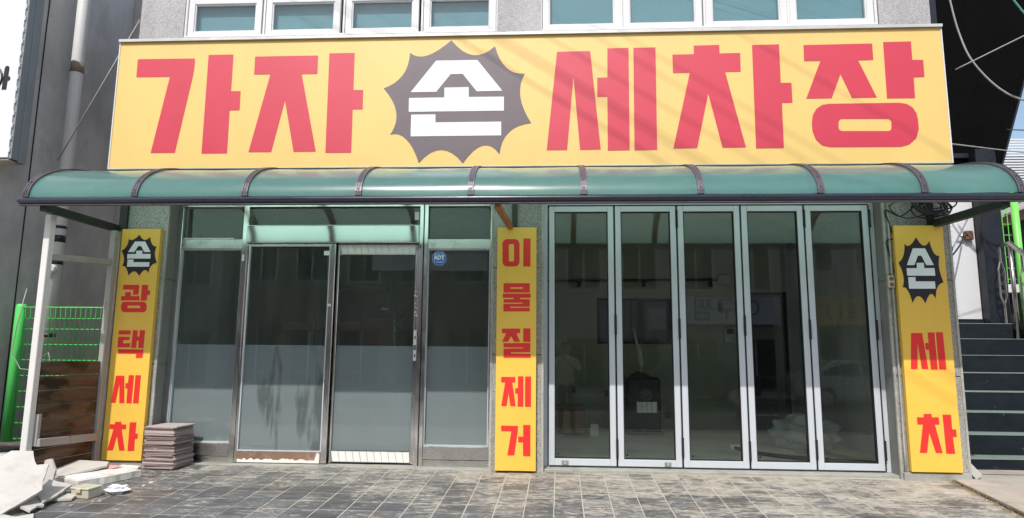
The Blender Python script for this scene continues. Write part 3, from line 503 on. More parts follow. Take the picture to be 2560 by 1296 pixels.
# wall over the shop front, hidden mostly by sign and canopy; upper storey
w = MB(); w.box(-3.905, 3.40, -0.2, 0.10, 2.36, 3.925); w.build('lintel_wall', 'stone_upper', shop)
for x0, x1 in ((-3.905, -3.475), (-0.478, -0.075), (2.955, 3.40)):
    box('upper_wall', 'stone_upper', x0, x1, -0.2, 0.10, 3.925, ZT, shop)
box('roof', 'concrete', -4.0, 3.5, -0.3, 6.6, ZT, ZT+0.25, shop, bevel=0.01)
for x0, x1 in ((-3.905, -3.75), (3.25, 3.40)): box('side_wall', 'stone_upper', x0, x1, 0.10, 6.5, -0.1, ZT, shop)
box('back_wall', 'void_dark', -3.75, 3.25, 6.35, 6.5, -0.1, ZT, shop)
# interior
box('interior_floor', 'interior_floor', -3.75, 3.25, -0.02, 6.35, -0.12, 0.0, shop)
box('ceiling', 'interior_wall', -3.75, 3.25, 0.10, 6.35, 2.5, 3.7, shop)
iw = MB()   # right room back wall with a window hole and a doorway
Yb = 3.2
for (x0, x1, z0, z1) in ((-0.2, 0.66, 0, 2.5), (0.66, 1.78, 0, 1.12), (0.66, 1.78, 1.74, 2.5), (1.78, 2.70, 0, 2.5), (2.70, 3.18, 1.78, 2.5), (3.18, 3.25, 0, 2.5)):
    iw.box(x0, x1, Yb, Yb+0.12, z0, z1)
iw.build('inner_back_wall', 'interior_wall', shop)
box('partition', 'interior_wall', -0.40, -0.15, 0.10, 6.35, 0, 2.5, shop)
box('partition', 'interior_wall', -3.75, -0.40, 4.2, 4.32, 0, 2.5, shop)
box('partition', 'void_dark', 1.9, 2.0, Yb+0.13, 6.35, 0, 2.5, shop)  # near-black paint stands for the unlit back room
iwin = ring_frame(MB(), 0.66, 1.78, 1.12, 1.74, 0.035, Yb-0.012, Yb+0.05).box(1.12, 1.15, Yb-0.01, Yb+0.05, 1.155, 1.705).build('inner_window', 'steel_dark', shop)
for x0, x1 in ((0.695, 1.12), (1.15, 1.745)): box('pane', 'shop_glass', x0, x1, Yb+0.02, Yb+0.025, 1.155, 1.705, iwin)
ring_frame(MB(), 2.66, 3.21, -0.04, 1.83, 0.045, Yb-0.015, Yb+0.06).build('doorway_frame', 'steel_dark', shop)
box('back_room_black_sheet', 'void_dark', -0.14, 3.24, Yb+0.6, Yb+0.65, 0.001, 2.499, shop); box('back_room_black_floor', 'void_dark', -0.14, 3.24, Yb+0.125, Yb+0.6, 0.001, 0.006, shop); box('back_room_black_ceiling', 'void_dark', -0.14, 3.24, Yb+0.125, Yb+0.6, 2.49, 2.499, shop)  # near-black surfaces paint in the darkness behind the inner window and doorway
box('sun_patch_bar', 'silver_frame', 0.02, 2.80, 0.035, 0.10, 0.001, 0.03, shop, bevel=0.003)  # added pale bar imitating the strip of sunlight just inside the doors
# concrete sills
box('door_sill', 'sill_concrete', -0.055, 2.862, -0.175, -0.0, -0.1, 0.018, shop, bevel=0.004)
box('door_sill', 'sill_concrete', -3.465, -0.495, -0.135, -0.0, -0.1, 0.004, shop, bevel=0.004)
# ---- upper windows
UW = [(-3.455, -2.725), (-2.695, -1.965), (-1.925, -1.215), (-1.18, -0.488)]
UW2 = [(-0.065, 0.665), (0.675, 1.405), (1.425, 2.165), (2.175, 2.93)]
for gi, grp in enumerate((UW, UW2)):
    x0, x1 = grp[0][0]-0.02, grp[-1][1]+0.02
    ring_frame(MB(), x0, x1, 3.925, ZT-0.02, 0.022, -0.19, 0.05).build('window_frame', 'white_frame', shop, bevel=0.003)
    for k, (a_, b_) in enumerate(grp):
        zt = 4.33 if gi == 0 else 4.62
        a2, b2 = a_+0.006, b_-0.006
        if k > 0: box('window_mullion', 'white_frame', a_-0.016, a_+0.002, -0.185, 0.04, 3.947, ZT-0.042, shop)
        for z0, z1 in ((3.948, zt), (zt+0.012, ZT-0.045)):
            wd = MB(); ring_frame(wd, a2, b2, z0, z1, 0.058, -0.178, -0.13, wb=0.042)
            ring_frame(wd, a2+0.058, b2-0.058, z0+0.042, z1-0.058, 0.012, -0.168, -0.128)
            o = wd.build('window', 'white_frame', shop, bevel=0.0025)
            box('pane', 'teal_glass', a2+0.068, b2-0.068, -0.150, -0.144, z0+0.052, z1-0.068, o)
            if not (gi == 0 and k == 0 and z0 > 4.2):
                box('blind', 'blind', a2+0.05, b2-0.05, -0.10, -0.095, z0+0.03, z1-0.03, o)
box('upper_floor_slab', 'interior_wall', -3.75, 3.25, 0.10, 6.35, 3.7, 3.9, shop)
# ---- left shop front: stainless frame, fixed windows and two sliding doors
FY0, FY1 = -0.055, 0.03
def film(parent, x0, x1, z0, z1, y, m='frost_film_clean'): return box('frosted_film', m, x0, x1, y, y+0.002, z0, z1, parent)
for x0, x1 in ((-3.462, -3.412), (-2.832, -2.780), (-1.178, -1.142), (-1.134, -1.098), (-0.530, -0.498)):
    box('mullion', 'stainless', x0, x1, FY0, FY1, 0.004, 2.345, shop, bevel=0.003)
for (x0, x1) in ((-3.412, -2.832), (-1.098, -0.530)):
    o = box('shop_window', 'stainless_dull', x0, x1, FY0+0.004, FY1, 1.915, 2.005, shop, bevel=0.003)
    for y_, z0_, z1_ in ((FY0+0.002, 2.31, 2.345), (FY0+0.004, 0.060, 0.172), (FY0+0.012, 0.004, 0.055)): box('rail', 'stainless_dull', x0, x1, y_, FY1, z0_, z1_, o, bevel=0.003)
    ring_frame(MB(), x0, x1, 0.173, 1.914, 0.009, FY0+0.02, FY0+0.05).build('glazing_bead', 'silver_frame', o)
    box('pane', 'shop_glass', x0+0.004, x1-0.004, -0.010, -0.004, 0.168, 1.918, o)
    box('pane', 'shop_glass', x0+0.004, x1-0.004, -0.010, -0.004, 2.004, 2.313, o)
    film(o, x0+0.009, x1-0.009, 0.183, 1.036, -0.002)
    box('white_strip', 'white_plastic', x0+0.02, x1-0.08, FY0-0.001, FY0+0.006, 2.006, 2.016, o) if x0 < -3 else None
box('door_header', 'stainless_header', -2.780, -1.178, FY0-0.03, FY1, 1.965, 2.125, shop, bevel=0.004)
box('transom_rail', 'stainless', -2.780, -1.178, FY0, FY1, 2.31, 2.345, shop)
box('transom_pane', 'shop_glass', -2.780, -1.178, -0.010, -0.004, 2.125, 2.31, shop)
box('transom_rail', 'stainless_dull', -2.780, -1.178, FY0+0.01, FY1, 2.125, 2.137, shop)
d1 = MB(); X0, X1 = -2.776, -1.948
d1.box(X0, X0+0.022, -0.06, -0.022, 0.012, 1.962); d1.box(X1-0.05, X1, -0.06, -0.022, 0.012, 1.962); d1.box(X0+0.022, X1-0.05, -0.06, -0.022, 1.945, 1.962)
d1 = d1.build('sliding_door', 'stainless', shop, bevel=0.003)
box('bottom_rail', 'brown_rail', X0+0.022, X1-0.05, -0.058, -0.022, 0.012, 0.108, d1)
box('pane', 'shop_glass', X0+0.018, X1-0.046, -0.044, -0.038, 0.104, 1.949, d1)
ring_frame(MB(), X0+0.022, X1-0.05, 0.108, 1.945, 0.008, -0.056, -0.03).build('glazing_bead', 'silver_frame', d1)
film(d1, X0+0.03, X1-0.058, 0.116, 1.036, -0.036, 'frost_film')
pl = MB(); rp = random.Random(9); top = []
xs = [X0+0.03+i*(X1-X0-0.09)/34 for i in range(35)]
for i, x in enumerate(xs): top.append((x, 0.030+rp.uniform(0, 0.022)+(0.055 if i > 32 else 0)))
pl.prism([(xs[0], 0.012), (xs[-1], 0.012)] + top[::-1], [], XZ(0), -0.0605, -0.0582); pl.build('peeling_film', 'white_peel', d1, fix=True)
box('sticker', 'sticker_white', -2.06, -1.99, -0.0455, -0.0445, 1.855, 1.895, d1, M=Matrix.Rotation(0.0, 4, 'X'))
box('handle_plate', 'white_plastic', X1-0.05, X1-0.022, -0.0625, -0.060, 1.385, 1.41, d1)
d2 = MB(); X0, X1 = -1.940, -1.182
d2.box(X0, X0+0.018, -0.016, 0.022, 0.012, 1.962); d2.box(X1-0.034, X1, -0.016, 0.022, 0.012, 1.962); d2.box(X0+0.018, X1-0.034, -0.014, 0.022, 1.865, 1.962); d2.box(X0+0.018, X1-0.034, -0.014, 0.022, 0.020, 0.118)
d2 = d2.build('sliding_door', 'stainless', shop, bevel=0.003)
for z0, z1, mt in ((1.872, 1.958, 'white_plastic'), (0.026, 0.112, 'white_peel')):
    n = 11
    for k in range(n):
        xa = X0+0.022+(X1-X0-0.06)*k/n; xb = X0+0.022+(X1-X0-0.06)*(k+1)/n-0.004; s_ = 0.016*(1 if z0 > 1 else 1)
        MB().prism([(xa, z1), (xa+s_, z0), (min(xb+s_, X1-0.036), z0), (xb, z1)], [], XZ(0), -0.0168, -0.0144).build('protective_sheet', mt, d2, fix=True)
box('pane', 'shop_glass', X0+0.014, X1-0.03, 0.0, 0.006, 0.114, 1.869, d2)
film(d2, X0+0.018, X1-0.034, 0.119, 1.036, 0.008)
for z0, z1 in ((1.045, 1.18), (0.905, 1.0)):
    lk = box('lock_plate', 'sticker_white', X1-0.030, X1-0.004, -0.0195, -0.0165, z0, z1, d2, bevel=0.002)
    box('keyhole', 'black_plastic', X1-0.022, X1-0.012, -0.0205, -0.0196, (z0+z1)/2-0.014, (z0+z1)/2+0.014, lk)
pl = MB(); rp = random.Random(2)
for k in range(14):
    x, z = X1-0.018+rp.uniform(-0.012, 0.012), 1.30+rp.uniform(0, 0.26); r0 = rp.uniform(0.006, 0.016)
    pl.prism([(x+r0*math.cos(q*1.05)*rp.uniform(0.6, 1.1), z+r0*1.3*math.sin(q*1.05)*rp.uniform(0.6, 1.1)) for q in range(6)], [], XZ(0), -0.0178, -0.0165)
pl.build('glue_residue', 'sticker_white', d2, fix=True)
# ---- right shop front: five folding door leaves in a silver frame
LX = [0.004, 0.585, 1.139, 1.700, 2.252, 2.812]
fr_ = MB(); fr_.box(-0.053, -0.012, -0.048, 0.03, 0.019, 2.345); fr_.box(2.822, 2.860, -0.048, 0.03, 0.019, 2.345); fr_.box(-0.012, 2.822, -0.048, 0.03, 2.315, 2.345); fr_.box(-0.012, 2.822, -0.035, 0.03, 0.019, 0.024)
fr_ = fr_.build('folding_door_frame', 'silver_frame', shop, bevel=0.003)
box('track_seal', 'black_rubber', -0.012, 2.822, -0.03, 0.02, 2.303, 2.315, fr_); box('floor_seal', 'black_rubber', -0.012, 2.822, -0.032, 0.02, 0.0245, 0.032, fr_)
for k in range(5):
    x0, x1 = LX[k]+0.008, LX[k+1]-0.008
    if k == 0: x0 = 0.0
    lf = ring_frame(MB(), x0, x1, 0.033, 2.301, 0.05, -0.062, -0.008, wb=0.058).build('folding_door', 'silver_frame', shop, bevel=0.003)
    sl_ = ring_frame(MB(), x0+0.05, x1-0.05, 0.091, 2.251, 0.007, -0.056, -0.02).build('glazing_seal', 'black_rubber', lf)
    box('pane', 'folding_glass', x0+0.047, x1-0.047, -0.038, -0.030, 0.088, 2.254, lf)
    box('edge_seal', 'black_rubber', x1+0.001, LX[k+1]+0.007, -0.052, -0.014, 0.034, 2.300, lf)
    for z in ((1.12, 2.10, 0.12) if k in (1, 4) or k == 3 else (1.15, 0.10)):
        hx = x1+0.008
        h_ = MB().tube([(hx, -0.066, z), (hx, -0.066, z+0.17 if z < 1.5 and z > 0.5 else z+0.16)], 0.011, 8); h_.build('hinge', 'black_rubber', lf)
    if k in (0, 1):
        lkx = x0+0.14 if k == 0 else x1-0.12
        lk = box('floor_bolt', 'stainless_dull', lkx-0.028, lkx+0.028, -0.070, -0.0625, 0.040, 0.076, lf, bevel=0.003)
        MB().tube([(lkx, -0.0705, 0.058), (lkx, -0.0765, 0.058)], 0.010, 10).build('bolt_knob', 'grey_plastic', lk)
    MB().tube([(x0+0.08, -0.0385, 0.125), (x0+0.08, -0.0465, 0.125)], 0.008, 10).build('drain_plug', 'black_plastic', lf)

# ================================================================== SIGNS
def letters(parent, L, mat, y, th=0.002, off=0.0):
    for outer, holes in L:
        MB().prism(outer, holes, XZ(0), y-th-off, y-off+0.0005).build('letter', mat, parent, fix=True)
def emblem(parent, E, dark, white, y):
    o = MB().prism(E[0], [], XZ(0), y-0.002, y+0.0005).build('emblem', dark, parent, fix=True)
    for g in E[1]: MB().prism(g, [], XZ(0), y-0.004, y-0.0015).build('emblem_letter', white, o, fix=True)
sg = thing('shop_sign', 'wide yellow signboard with big red Korean letters above the green canopy', 'sign', (-0.28, -0.4, 2.525))
box('cabinet', 'sign_bottom', -3.790, 3.230, -0.594, -0.205, 2.528, 3.688, sg)
box('face_sheet', 'banner_yellow', -3.790, 3.230, -0.600, -0.5945, 2.528, 3.684, sg)
tp = MB().box(-3.800, 3.240, -0.622, -0.205, 3.689, 3.702).box(-3.800, 3.240, -0.622, -0.615, 3.678, 3.6885); tp.build('top_trim', 'sign_metal', sg)
for x0, x1 in ((-3.800, -3.7905), (3.2305, 3.240)): box('side_trim', 'white_frame', x0, x1, -0.606, -0.205, 2.522, 3.676, sg)
box('bottom_trim', 'sign_metal', -3.790, 3.230, -0.606, -0.575, 2.520, 2.5275, sg)
box('bottom_rail', 'sign_metal', -3.780, 3.220, -0.42, -0.40, 2.512, 2.5275, sg)
for x in (-3.2, -2.2, -1.6, -1.0, -0.1, 0.75, 1.45, 2.15, 2.95): box('bracket', 'bracket_dark', x-0.04, x+0.04, -0.53, -0.46, 2.505, 2.527, sg)
letters(sg, MAIN_LETTERS, 'banner_red', -0.600); emblem(sg, MAIN_EMBLEM, 'banner_dark', 'banner_white', -0.600)
wt = MB(); rw = random.Random(4); pts = [(2.33, -0.45, 3.706)]
wt.tube([(2.20, -0.46, 3.708), (2.30, -0.46, 3.725), (2.36, -0.45, 3.72), (2.43, -0.44, 3.735)], 0.009, 6)
wt.tube([(2.33, -0.46, 3.71), (2.37, -0.45, 3.745), (2.41, -0.45, 3.752), (2.47, -0.43, 3.76)], 0.007, 6)
wt.tube([(2.36, -0.46, 3.71), (2.39, -0.46, 3.75), (2.44, -0.46, 3.765)], 0.006, 6)
tag(wt.build('wire_scrap', 'cable_black', smooth=True), 'twisted black wire scrap lying on top of the big yellow sign', 'wire')
def vboard(label, x0, x1, z0, z1, L, E):
    b = thing('pillar_sign', label, 'sign', ((x0+x1)/2, -0.225, z0), 'tall yellow boards on the pillars')
    box('board', 'vinyl_yellow', x0, x1, -0.250, -0.2065, z0, z1, b, bevel=0.002)
    letters(b, L, 'vinyl_red', -0.250)
    if E: emblem(b, E, 'vinyl_dark', 'vinyl_white', -0.250)
vboard('tall narrow yellow board with emblem and four red syllables on the left pillar', -3.857, -3.498, 0.038, 2.065, LEFT_LETTERS, LEFT_EMBLEM)
vboard('tall narrow yellow board with five red syllables and no emblem on the middle pillar', -0.450, -0.108, 0.012, 2.072, MIDDLE_LETTERS, None)
vboard('tall yellow board with emblem and two red syllables on the right pillar', 2.919, 3.320, 0.061, 2.081, RIGHT_LETTERS, RIGHT_EMBLEM)
# security sticker
st = thing('security_sticker', 'blue octagonal ADT alarm sticker on the shop window', 'sticker', (-1.0, -0.012, 1.83))
cx, cz, r_ = -1.000, 1.833, 0.070
octo = lambda r: [(cx+r*math.cos(R(22.5+45*k)), cz+r*math.sin(R(22.5+45*k))) for k in range(8)]
MB().prism(octo(r_), [], XZ(0), -0.0112, -0.0103).build('rim', 'sticker_white', st, fix=True)
MB().prism(octo(r_*0.96), [], XZ(0), -0.0118, -0.0110).build('face', 'blue_sheet', st, fix=True)
ring_frame(MB(), cx-0.045, cx+0.045, cz-0.030, cz+0.038, 0.003, -0.0122, -0.0116).build('frame_line', 'sticker_white', st)
text_mesh('lettering', 'ADT', 0.052, 'sticker_white', Matrix.Translation((cx, -0.0124, cz+0.004)) @ FRONT @ Matrix.Diagonal((0.9, 1.0, 1, 1)), st, 0.0005, 0.0030)
text_mesh('small_print', '캡스경비구역', 0.014, 'sticker_white', Matrix.Translation((cx, -0.0122, cz+0.047)) @ FRONT, st, 0.0003)
text_mesh('phone_number', '1588-6400', 0.014, 'sticker_white', Matrix.Translation((cx, -0.0122, cz-0.040)) @ FRONT, st, 0.0003)
tag(box('sticker', 'sticker_white', -1.235, -1.195, -0.0125, -0.0105, 2.190, 2.265), 'small white sticker on the glass above the sliding doors', 'sticker')
tag(box('label_tag', 'sticker_white', -2.822, -2.802, -0.0575, -0.0555, 1.80, 1.86), 'tiny white label stuck on the stainless post left of the doors', 'label')

# ================================================================== CANOPY
can = thing('canopy', 'green translucent curved canopy with dark ribs along the whole shop front', 'canopy', (-0.35, -0.2, 2.54))
RX = [-4.06, -3.186, -2.319, -1.438, -0.584, 0.259, 1.113, 1.972, 2.703, 3.369]
YP, ZP, A_, B_ = -1.125, 2.15, 0.925, 0.395
def arc(t, d=0.0):
    return (YP + A_*(1-math.cos(t)) - d*math.cos(t)*0.9, ZP + B_*math.sin(t) + d*math.sin(t))
NT = 18
ts = [R(90)*i/NT for i in range(NT+1)]
rc = random.Random(11)
for k in range(9):
    x0, x1 = RX[k]+0.012, RX[k+1]-0.012; nx = 6
    vs = []; fs = []
    for t in ts:
        y, z = arc(t)
        for i in range(nx+1):
            f = i/nx; sag = 0.006*math.sin(math.pi*f)*math.sin(2*t) + 0.0015*rc.uniform(-1, 1)
            vs.append((x0+(x1-x0)*f, y, z-sag))
    for a_ in range(NT):
        for i in range(nx): b_ = a_*(nx+1)+i; fs.append((b_, b_+1, b_+nx+2, b_+nx+1))
    MB().add(vs, fs).build('canopy_panel', 'canopy_sheet', can, smooth=True)
for k, x in enumerate(RX):
    rb = MB(); w = 0.024
    for (xa, xb, d0, d1) in ((x-w, x+w, 0.004, 0.012), (x-w, x-w+0.012, 0.012, 0.017), (x+w-0.012, x+w, 0.012, 0.017), (x-0.006, x+0.006, 0.012, 0.016)):
        vs = []; fs = []
        for t in ts:
            for d, xx in ((d0, xa), (d0, xb), (d1, xb), (d1, xa)):
                y, z = arc(t, d); vs.append((xx, y, z))
        for i in range(NT):
            for q in range(4): fs.append((i*4+q, i*4+(q+1) % 4, i*4+4+(q+1) % 4, i*4+4+q))
        fs += [(3, 2, 1, 0), tuple(NT*4+q for q in range(4))]; rb.add(vs, fs)
    o = rb.build('rib', 'rib_metal', can, fix=True)
    # arched support tube under the sheet
    MB().tube([(x, *arc(t, -0.034)) for t in ts], 0.030, 10).build('rib_tube', 'rib_under', o, smooth=True)
    for tt in (0.12, 0.32):
        y, z = arc(tt, 0.013); MB().tube([(x, y, z), (x, y-0.006, z+0.002)], 0.005, 8).build('screw', 'black_rubber', o)
MB().tube([(-4.125, -1.125, 2.122), (-4.11, -1.125, 2.122), (3.45, -1.125, 2.120), (3.465, -1.125, 2.120)], 0.027, 14, rs=[0.018, 0.027, 0.027, 0.018]).build('front_pipe', 'navy_pipe', can, smooth=True)
box('gutter_strip', 'rib_metal', -4.11, 3.45, -1.135, -1.095, 2.085, 2.093, can)
for (xa, mt, w, zw) in ((-3.935, 'bracket_dark', 0.055, 2.075), (3.275, 'bracket_dark', 0.06, 2.10)):
    MB().bar((xa, -0.205, zw), (xa, -1.10, 2.078), w, 0.062).build('bracket_arm', mt, can, bevel=0.003)
MB().bar((-0.335, -0.206, 2.078), (-0.385, -1.10, 2.075), 0.042, 0.05).build('bracket_arm', 'bracket_brown', can, bevel=0.003)
MB().bar((-0.300, -0.215, 2.078), (-0.300, -0.215, 2.50), 0.045, 0.028, up=(0, 1, 0)).build('bracket_upright', 'bracket_dark', can)
MB().bar((-3.875, -0.215, 2.06), (-3.875, -0.215, 2.50), 0.07, 0.028, up=(0, 1, 0)).build('bracket_upright', 'bracket_dark', can)
MB().bar((3.245, -0.215, 2.085), (3.245, -0.215, 2.50), 0.05, 0.028, up=(0, 1, 0)).build('bracket_upright', 'bracket_dark', can)

# ================================================================== LEFT SIDE
scr = thing('timber_screen', 'rusty white steel frame with dark wet timber boards under the canopy end', 'screen', (-3.95, -0.55, 0))
MB().bar((-4.000, -0.925, pz(-0.92)-0.01), (-4.000, -0.925, 2.045), 0.052, 0.06, up=(0, 1, 0)).build('post', 'post_paint', scr, bevel=0.004)
MB().bar((-3.900, -0.285, pz(-0.3)-0.01), (-3.900, -0.285, 2.043), 0.052, 0.052, up=(0, 1, 0)).build('post', 'post_grey', scr, bevel=0.004)
MB().bar((-3.985, -0.890, 1.715), (-3.912, -0.312, 1.755), 0.042, 0.05).build('rail', 'post_grey', scr, bevel=0.003)
MB().bar((-3.940, -0.890, 0.265), (-3.885, -0.312, 0.240), 0.042, 0.06).build('rail', 'post_grey', scr, bevel=0.003)
MB().bar((-3.962, -0.88, 0.24), (-3.962, -0.88, 0.48), 0.03, 0.03, up=(0, 1, 0)).build('batten', 'post_grey', scr)
rp = random.Random(6); zs = [0.882, 0.768, 0.655, 0.540, 0.425, 0.318, 0.205, 0.105, -0.01]
for k in range(8):
    z1, z0 = zs[k], zs[k+1]+0.006+rp.uniform(0, 0.003); s_ = rp.uniform(-0.002, 0.002)
    M_ = Matrix.Translation((-3.985+s_, -0.885, 0)) @ Matrix.Rotation(math.atan2(0.075, 0.57), 4, 'Z').inverted()
    MB().box(-0.011, 0.011, 0, 0.575, z0, z1, M_).build('timber_board', 'wet_wood', scr, bevel=0.002)
# neighbour: dark rendered wall of the alley
nb = thing('neighbour_building', 'dark grey rendered building beyond the alley on the left', 'building', (-9, 4, -0.3))
box('wall', 'render_dark', -14.0, -5.20, -0.12, 9.0, -0.62, 9.0, nb)
box('wall_panel', 'render_brown', -5.199, -5.105, 1.55, 8.5, -0.3, 9.0, nb, bevel=0.006)
box('eave', 'render_dark', -5.105, -4.95, 1.75, 2.6, 2.45, 2.62, nb)
gr = box('window', 'void_dark', -5.104, -5.098, 1.20+0.4, 2.45, 0.75, 1.38, nb)
for k in range(9): MB().tube([(-5.085, 1.65+k*0.09, 0.74), (-5.085, 1.65+k*0.09, 1.39)], 0.011, 6).build('grille_bar', 'post_grey', gr)
box('lintel', 'render_brown', -5.104, -5.06, 1.58, 2.5, 1.39, 1.46, nb)
MB().tube([(-5.196, 0.22, -0.3), (-5.196, 0.22, 4.2), (-5.194, 0.26, 9)], 0.006, 5).build('seam_cable', 'cable_black', nb)
dp = thing('drainpipe', 'white plastic drainpipe with black tape bands in the alley', 'pipe', (-5.0, 0.45, -0.3))
MB().tube([(-5.0, 0.45, -0.3), (-5.0, 0.45, 8.8)], 0.060, 20).build('tube', 'pipe_white', dp, smooth=True)
for z0, z1, mt, r_ in ((2.06, 2.13, 'tape_black', 0.0615), (2.20, 2.23, 'tape_black', 0.0615), (1.83, 1.87, 'tape_black', 0.0615), (3.88, 3.99, 'tape_brown', 0.064), (1.10, 1.14, 'tape_black', 0.0615)):
    MB().tube([(-5.0, 0.45, z0), (-5.0, 0.45, z1)], r_, 20).build('tape_band', mt, dp, smooth=True)
bg_ = MB(); rb_ = random.Random(8)
bg_.tube([(-4.985, 0.37, 1.72), (-4.98, 0.36, 1.76), (-4.975, 0.37, 1.79), (-4.98, 0.38, 1.81)], 0.03, 9, rs=[0.02, 0.05, 0.055, 0.03]); bg_.build('plastic_wrap', 'white_plastic', dp, smooth=False)
tag(MB().tube([(-4.187, 0.2, 4.333), (-4.92, 0.22, 2.85)], 0.007, 6).build('stay_rod', 'cable_grey', smooth=True), 'thin grey stay rod running diagonally to the drainpipe', 'rod')
lb = thing('lightbox_sign', 'white lightbox sign with part of a dark letter at the left edge', 'sign', (-6.2, -0.25, 2.72))
box('face', 'lightbox_white', -7.8, -4.985, -0.302, -0.290, 2.73, 4.66, lb, bevel=0.002)
box('side', 'lightbox_side', -7.8, -4.962, -0.290, -0.205, 2.722, 4.66, lb, bevel=0.002); box('side', 'lightbox_side', -7.8, -4.955, -0.204, -0.121, 2.712, 4.66, lb, bevel=0.002)
box('bottom', 'rust_tin', -7.8, -4.975, -0.300, -0.13, 2.704, 2.7115, lb)
b0 = None
for k in range(16):
    z = 2.78+k*0.118
    if b0 is None:
        b0 = MB().box(-4.984, -4.972, -0.306, -0.288, z, z+0.045).build('rivet_strip', 'white_frame', lb, bevel=0.003)
    else:
        c = cp(b0); c.location = (0, 0, k*0.118)
gx, gz = -5.095, 3.385
MB().prism([(gx-0.028, gz), (gx+0.018, gz), (gx+0.021, gz+0.085), (gx+0.034, gz+0.088), (gx+0.045, gz+0.10), (gx+0.045, gz+0.118), (gx+0.034, gz+0.132), (gx+0.022, gz+0.132), (gx+0.024, gz+0.215), (gx+0.016, gz+0.232), (gx-0.002, gz+0.236), (gx-0.016, gz+0.228), (gx-0.022, gz+0.212)], [], XZ(0), -0.3045, -0.3015).build('letter', 'vinyl_dark', lb, fix=True)
MB().tube([(-5.35+0.22*math.cos(q*0.262), -0.303, 3.50+0.16*math.sin(q*0.262)) for q in range(24)]+[(-5.13, -0.303, 3.50)], 0.012, 6).build('letter', 'vinyl_dark', lb)
# green welded mesh fence in the alley
fn = thing('mesh_fence', 'bright green welded mesh fence panel and post in the alley', 'fence', (-4.6, 0.1, 0.13))
MB().tube([(-5.02, 0.1, 0.13), (-5.02, 0.1, 1.385), (-5.02, 0.1, 1.405)], 0.046, 16, rs=[0.046, 0.046, 0.038]).build('post', 'fence_green', fn, smooth=True)
wx0, wx1 = -4.97, -3.93
w0 = None
for k in range(22):
    x = wx0+k*0.0495
    if w0 is None: w0 = MB().tube([(x, 0.1, 0.14), (x, 0.1, 1.36), (x, 0.075, 1.372)], 0.0045, 6).build('wire', 'fence_green', fn, smooth=True)
    else: c = cp(w0); c.location = (k*0.0495, 0, 0)
for z in (0.16, 0.30, 0.445, 0.59, 0.735, 0.88, 1.025, 1.17, 1.27): MB().tube([(wx0-0.02, 0.108, z), (wx1+0.03, 0.108, z)], 0.0042, 6).build('wire', 'fence_green', fn, smooth=True)
MB().tube([(wx0-0.02, 0.075, 1.374), (wx1+0.03, 0.075, 1.374)], 0.006, 6).build('wire', 'fence_green', fn, smooth=True)
for k in range(21):
    x = wx0+k*0.0495; MB().tube([(x, 0.10, 1.27), (x+0.02, 0.07, 1.372)], 0.004, 5).build('wire', 'fence_green', fn)
tag(box('fence_kerb', 'kerb_dark', -5.14, -3.92, 0.0, 0.3, -0.62, 0.13, bevel=0.01), 'low dark concrete kerb carrying the green mesh fence', 'kerb')
struct(box('alley_floor', 'kerb_dark', -5.15, -3.905, 0.3, 8.0, -0.62, -0.1))
struct(box('side_ground', 'kerb_dark', -5.6, -4.16, -2.2, 0.0, -0.62, -0.16))
tag(MB().tube([(-4.62, -0.38, -0.16), (-4.62, -0.38, 0.02), (-4.62, -0.38, 0.10)], 0.10, 16, rs=[0.075, 0.095, 0.10]).build('plastic_bucket', 'grey_plastic', smooth=True), 'grey plastic bucket behind the timber screen post', 'bucket')
tag(box('black_crate', 'black_plastic', -5.12, -4.74, -0.42, -0.02, -0.16, 0.11, bevel=0.012), 'black plastic crate at the foot of the green fence post', 'crate')
cb = MB(); cb.tube([(-4.93, 0.03, 1.55), (-4.98, 0.02, 1.2), (-5.0, 0.02, 0.95), (-4.9, 0.02, 0.8), (-4.72, 0.03, 0.78), (-4.62, 0.03, 0.86), (-4.65, 0.03, 0.95), (-4.72, 0.03, 0.90)], 0.005, 5)
tag(cb.build('loose_cable', 'cable_grey', smooth=True), 'thin grey cable looped over the green fence', 'cable')

# ---- stack of reclaimed tiles in the corner
t0 = None; rs_ = random.Random(21); z = pz(-0.2)+0.001; k = 0
while z < 0.335:
    h = 0.0135 if k % 5 else 0.011
    if t0 is None:
        t0 = MB().box(-0.143, 0.143, -0.150, 0.150, 0, 0.012).build('ceramic_tile', 'stack_tile', bevel=0.0015); o = t0
    else: o = cp(t0)
    big = 1.05 if k < 6 else 1.0
    o.location = (-3.275+rs_.uniform(-0.013, 0.013)+(0.006 if k < 8 else 0), -0.225+rs_.uniform(-0.009, 0.009)-(0.0 if k else 0), z)
    o.rotation_euler = (rs_.uniform(-0.008, 0.008), rs_.uniform(-0.008, 0.008), R(-4)+rs_.uniform(-0.03, 0.03))
    o.scale = (0.95*big+rs_.uniform(-0.015, 0.01), 0.92+rs_.uniform(-0.015, 0.01), 1)
    tag(o, 'thin brownish reclaimed tile in the neat stack beside the left pillar', 'tile', 'stacked tiles beside the left pillar')
    z += h; k += 1; last_tile = o
tag(last_tile, 'topmost tile of the neat stack beside the left pillar, its pale face up'); tag(t0, 'lowest tile of the neat stack, lying directly on the paving')
